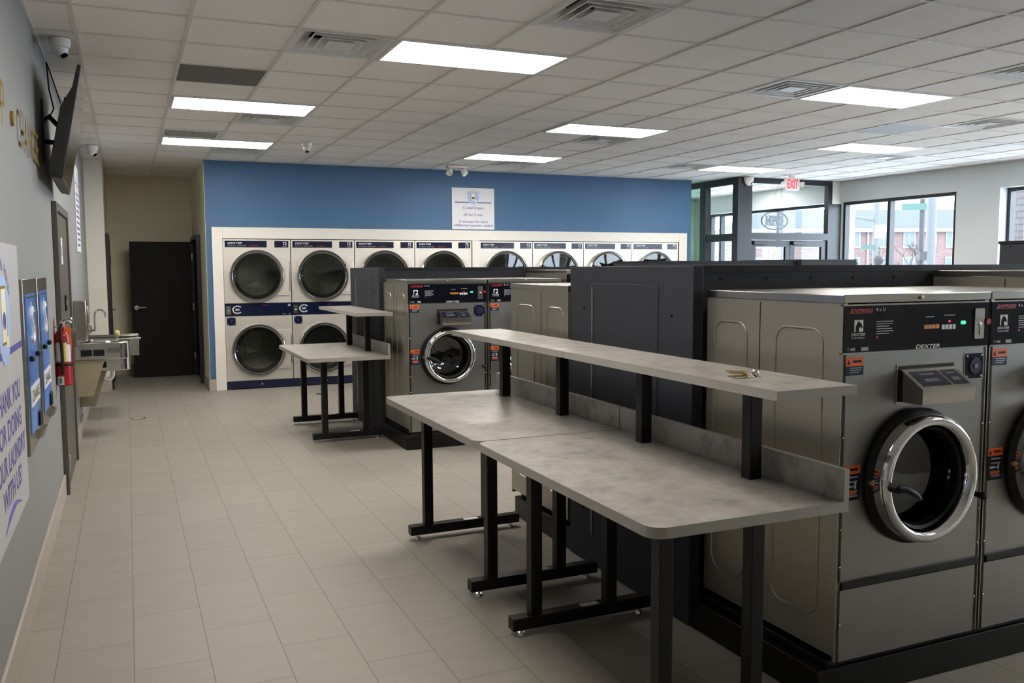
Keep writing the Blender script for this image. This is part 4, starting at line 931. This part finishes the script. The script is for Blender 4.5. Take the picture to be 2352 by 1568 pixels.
def pole(d, lat, rad, h, m, label): return thing('utility_pole', label, 'pole', away(lat, d), -YAW, 'street poles outside the windows'), rad, h, m
q = pole(30, 12.4, .10, 9, 'pole', 'pale street pole with a side arm, outside the left window pane')
MB().cyl((0, 0, -.15), (0, 0, 9), .10, 'pole', 14).build('shaft', q[0]); MB().tube([(0, 0, 3.15), (-.6, 0, 3.25), (-1.35, 0, 3.32)], .06, 'pole', 8).build('arm', q[0])
MB().box(-.08, .28, -.13, -.11, 2.55, 3.0, 'white').build('sign_plate', q[0], smooth=False)
MB().box(-.55, -.05, -.13, -.11, 2.18, 2.32, 'sign_green').build('street_sign', q[0], smooth=False)
MB().ball((.05, -.15, 1.80), .16, 'bark', 10).build('wreath', q[0])
q = pole(30, 13.95, .1, 9, 'pole_dark', 'dark grey pole beside a pale one, outside the middle window pane')
MB().cyl((0, 0, -.15), (0, 0, 9), .085, 'pole_dark', 14).build('shaft', q[0]); MB().box(-.75, .1, -.12, -.1, 3.5, 3.72, 'sign_green').build('street_sign', q[0], smooth=False)
MB().box(-.12, .12, -.2, -.1, 1.8, 2.1, 'pole_dark').build('junction_box', q[0])
q = pole(31, 14.75, .17, 9, 'pole', 'wide pale wooden pole outside the middle window pane')
MB().cyl((0, 0, -.15), (0, 0, 9), .16, 'pole', 14).build('shaft', q[0])
def tree(lat, d, h, label, seed, spread=.5, leaf=None, z0=0.):
    rn = random.Random(seed); r = thing('bare_tree' if not leaf else 'evergreen_bush', label, 'tree' if not leaf else 'bush', away(lat, d), -YAW)
    mb = MB()
    if leaf:
        mb2 = MB()
        for _ in range(420):
            a = rn.random()*2*PI; zz = rn.random()**.8*h; rr = spread*(1-zz/h*.75)*math.sqrt(rn.random()); s = .16+.12*rn.random()
            c = Vector((rr*math.cos(a), rr*math.sin(a), zz+.1)); e1 = Vector((rn.uniform(-1, 1), rn.uniform(-1, 1), rn.uniform(-1, 1))).normalized()*s; e2 = e1.orthogonal().normalized()*s
            mb2.quad(c-e1, c-e2*.5, c+e1, c+e2*.5, 'leaf')
        MB().cyl((0, 0, -.15), (0, 0, h*.6), .08, 'bark', 8).build('trunk', r); mb2.build('foliage', r, smooth=False); return r
    br = MB()
    def grow(p, d_, L, rad, lv):
        m = p+d_*L*.5+Vector((rn.uniform(-1, 1), rn.uniform(-1, 1), rn.uniform(-1, 1)))*L*.06; e = p+d_*L
        (mb if lv == 0 else br).tube([p, m, e], [rad, rad*.85, rad*.65], 'bark', 6 if lv < 2 else 4)
        if lv >= 4: return
        for _ in range(3 if lv < 3 else 4):
            dd = (d_+Vector((rn.uniform(-1, 1), rn.uniform(-.6, .6), rn.uniform(-.25, .8)))*spread*1.5).normalized(); grow(e if _ else m+(e-m)*.7, dd, L*rn.uniform(.55, .8), rad*.6, lv+1)
    grow(Vector((0, 0, -.15)), Vector((0, 0, 1)), h*.33, .045*h/3, 0)
    mb.build('trunk', r); br.build('branches', r); return r
tree(17.0, 37, 3.3, 'low bare bushy tree outside the right half of the window', 3, .62)
tree(15.3, 36, 2.6, 'small bare shrub between the street poles and the house', 5, .65)
tree(27.2, 50, 9, 'tall bare tree rising past the roof outside the window', 11, .5)
tree(6.0, 45, 9, 'tall bare tree seen through the left entry glass', 12, .5)
tree(30.0, 78, 2.2, 'evergreen bush at the left corner of the brick house', 21, 1.7, True)
tree(25.0, 80, 1.9, 'evergreen bush seen through the right entry door', 22, 1.6, True)
tree(31.9, 77, 3.2, 'slim evergreen by the downspout of the brick house', 23, .55, True)
struct(MB().box(13.95, 14.25, 10.22, 10.47, -.13, 4.5, 'pale_brick').build('pier_1', smooth=False))
struct(MB().box(8.3, 30, 20.0, 20.3, -.13, .5, 'pole').build('curb_1', smooth=False))
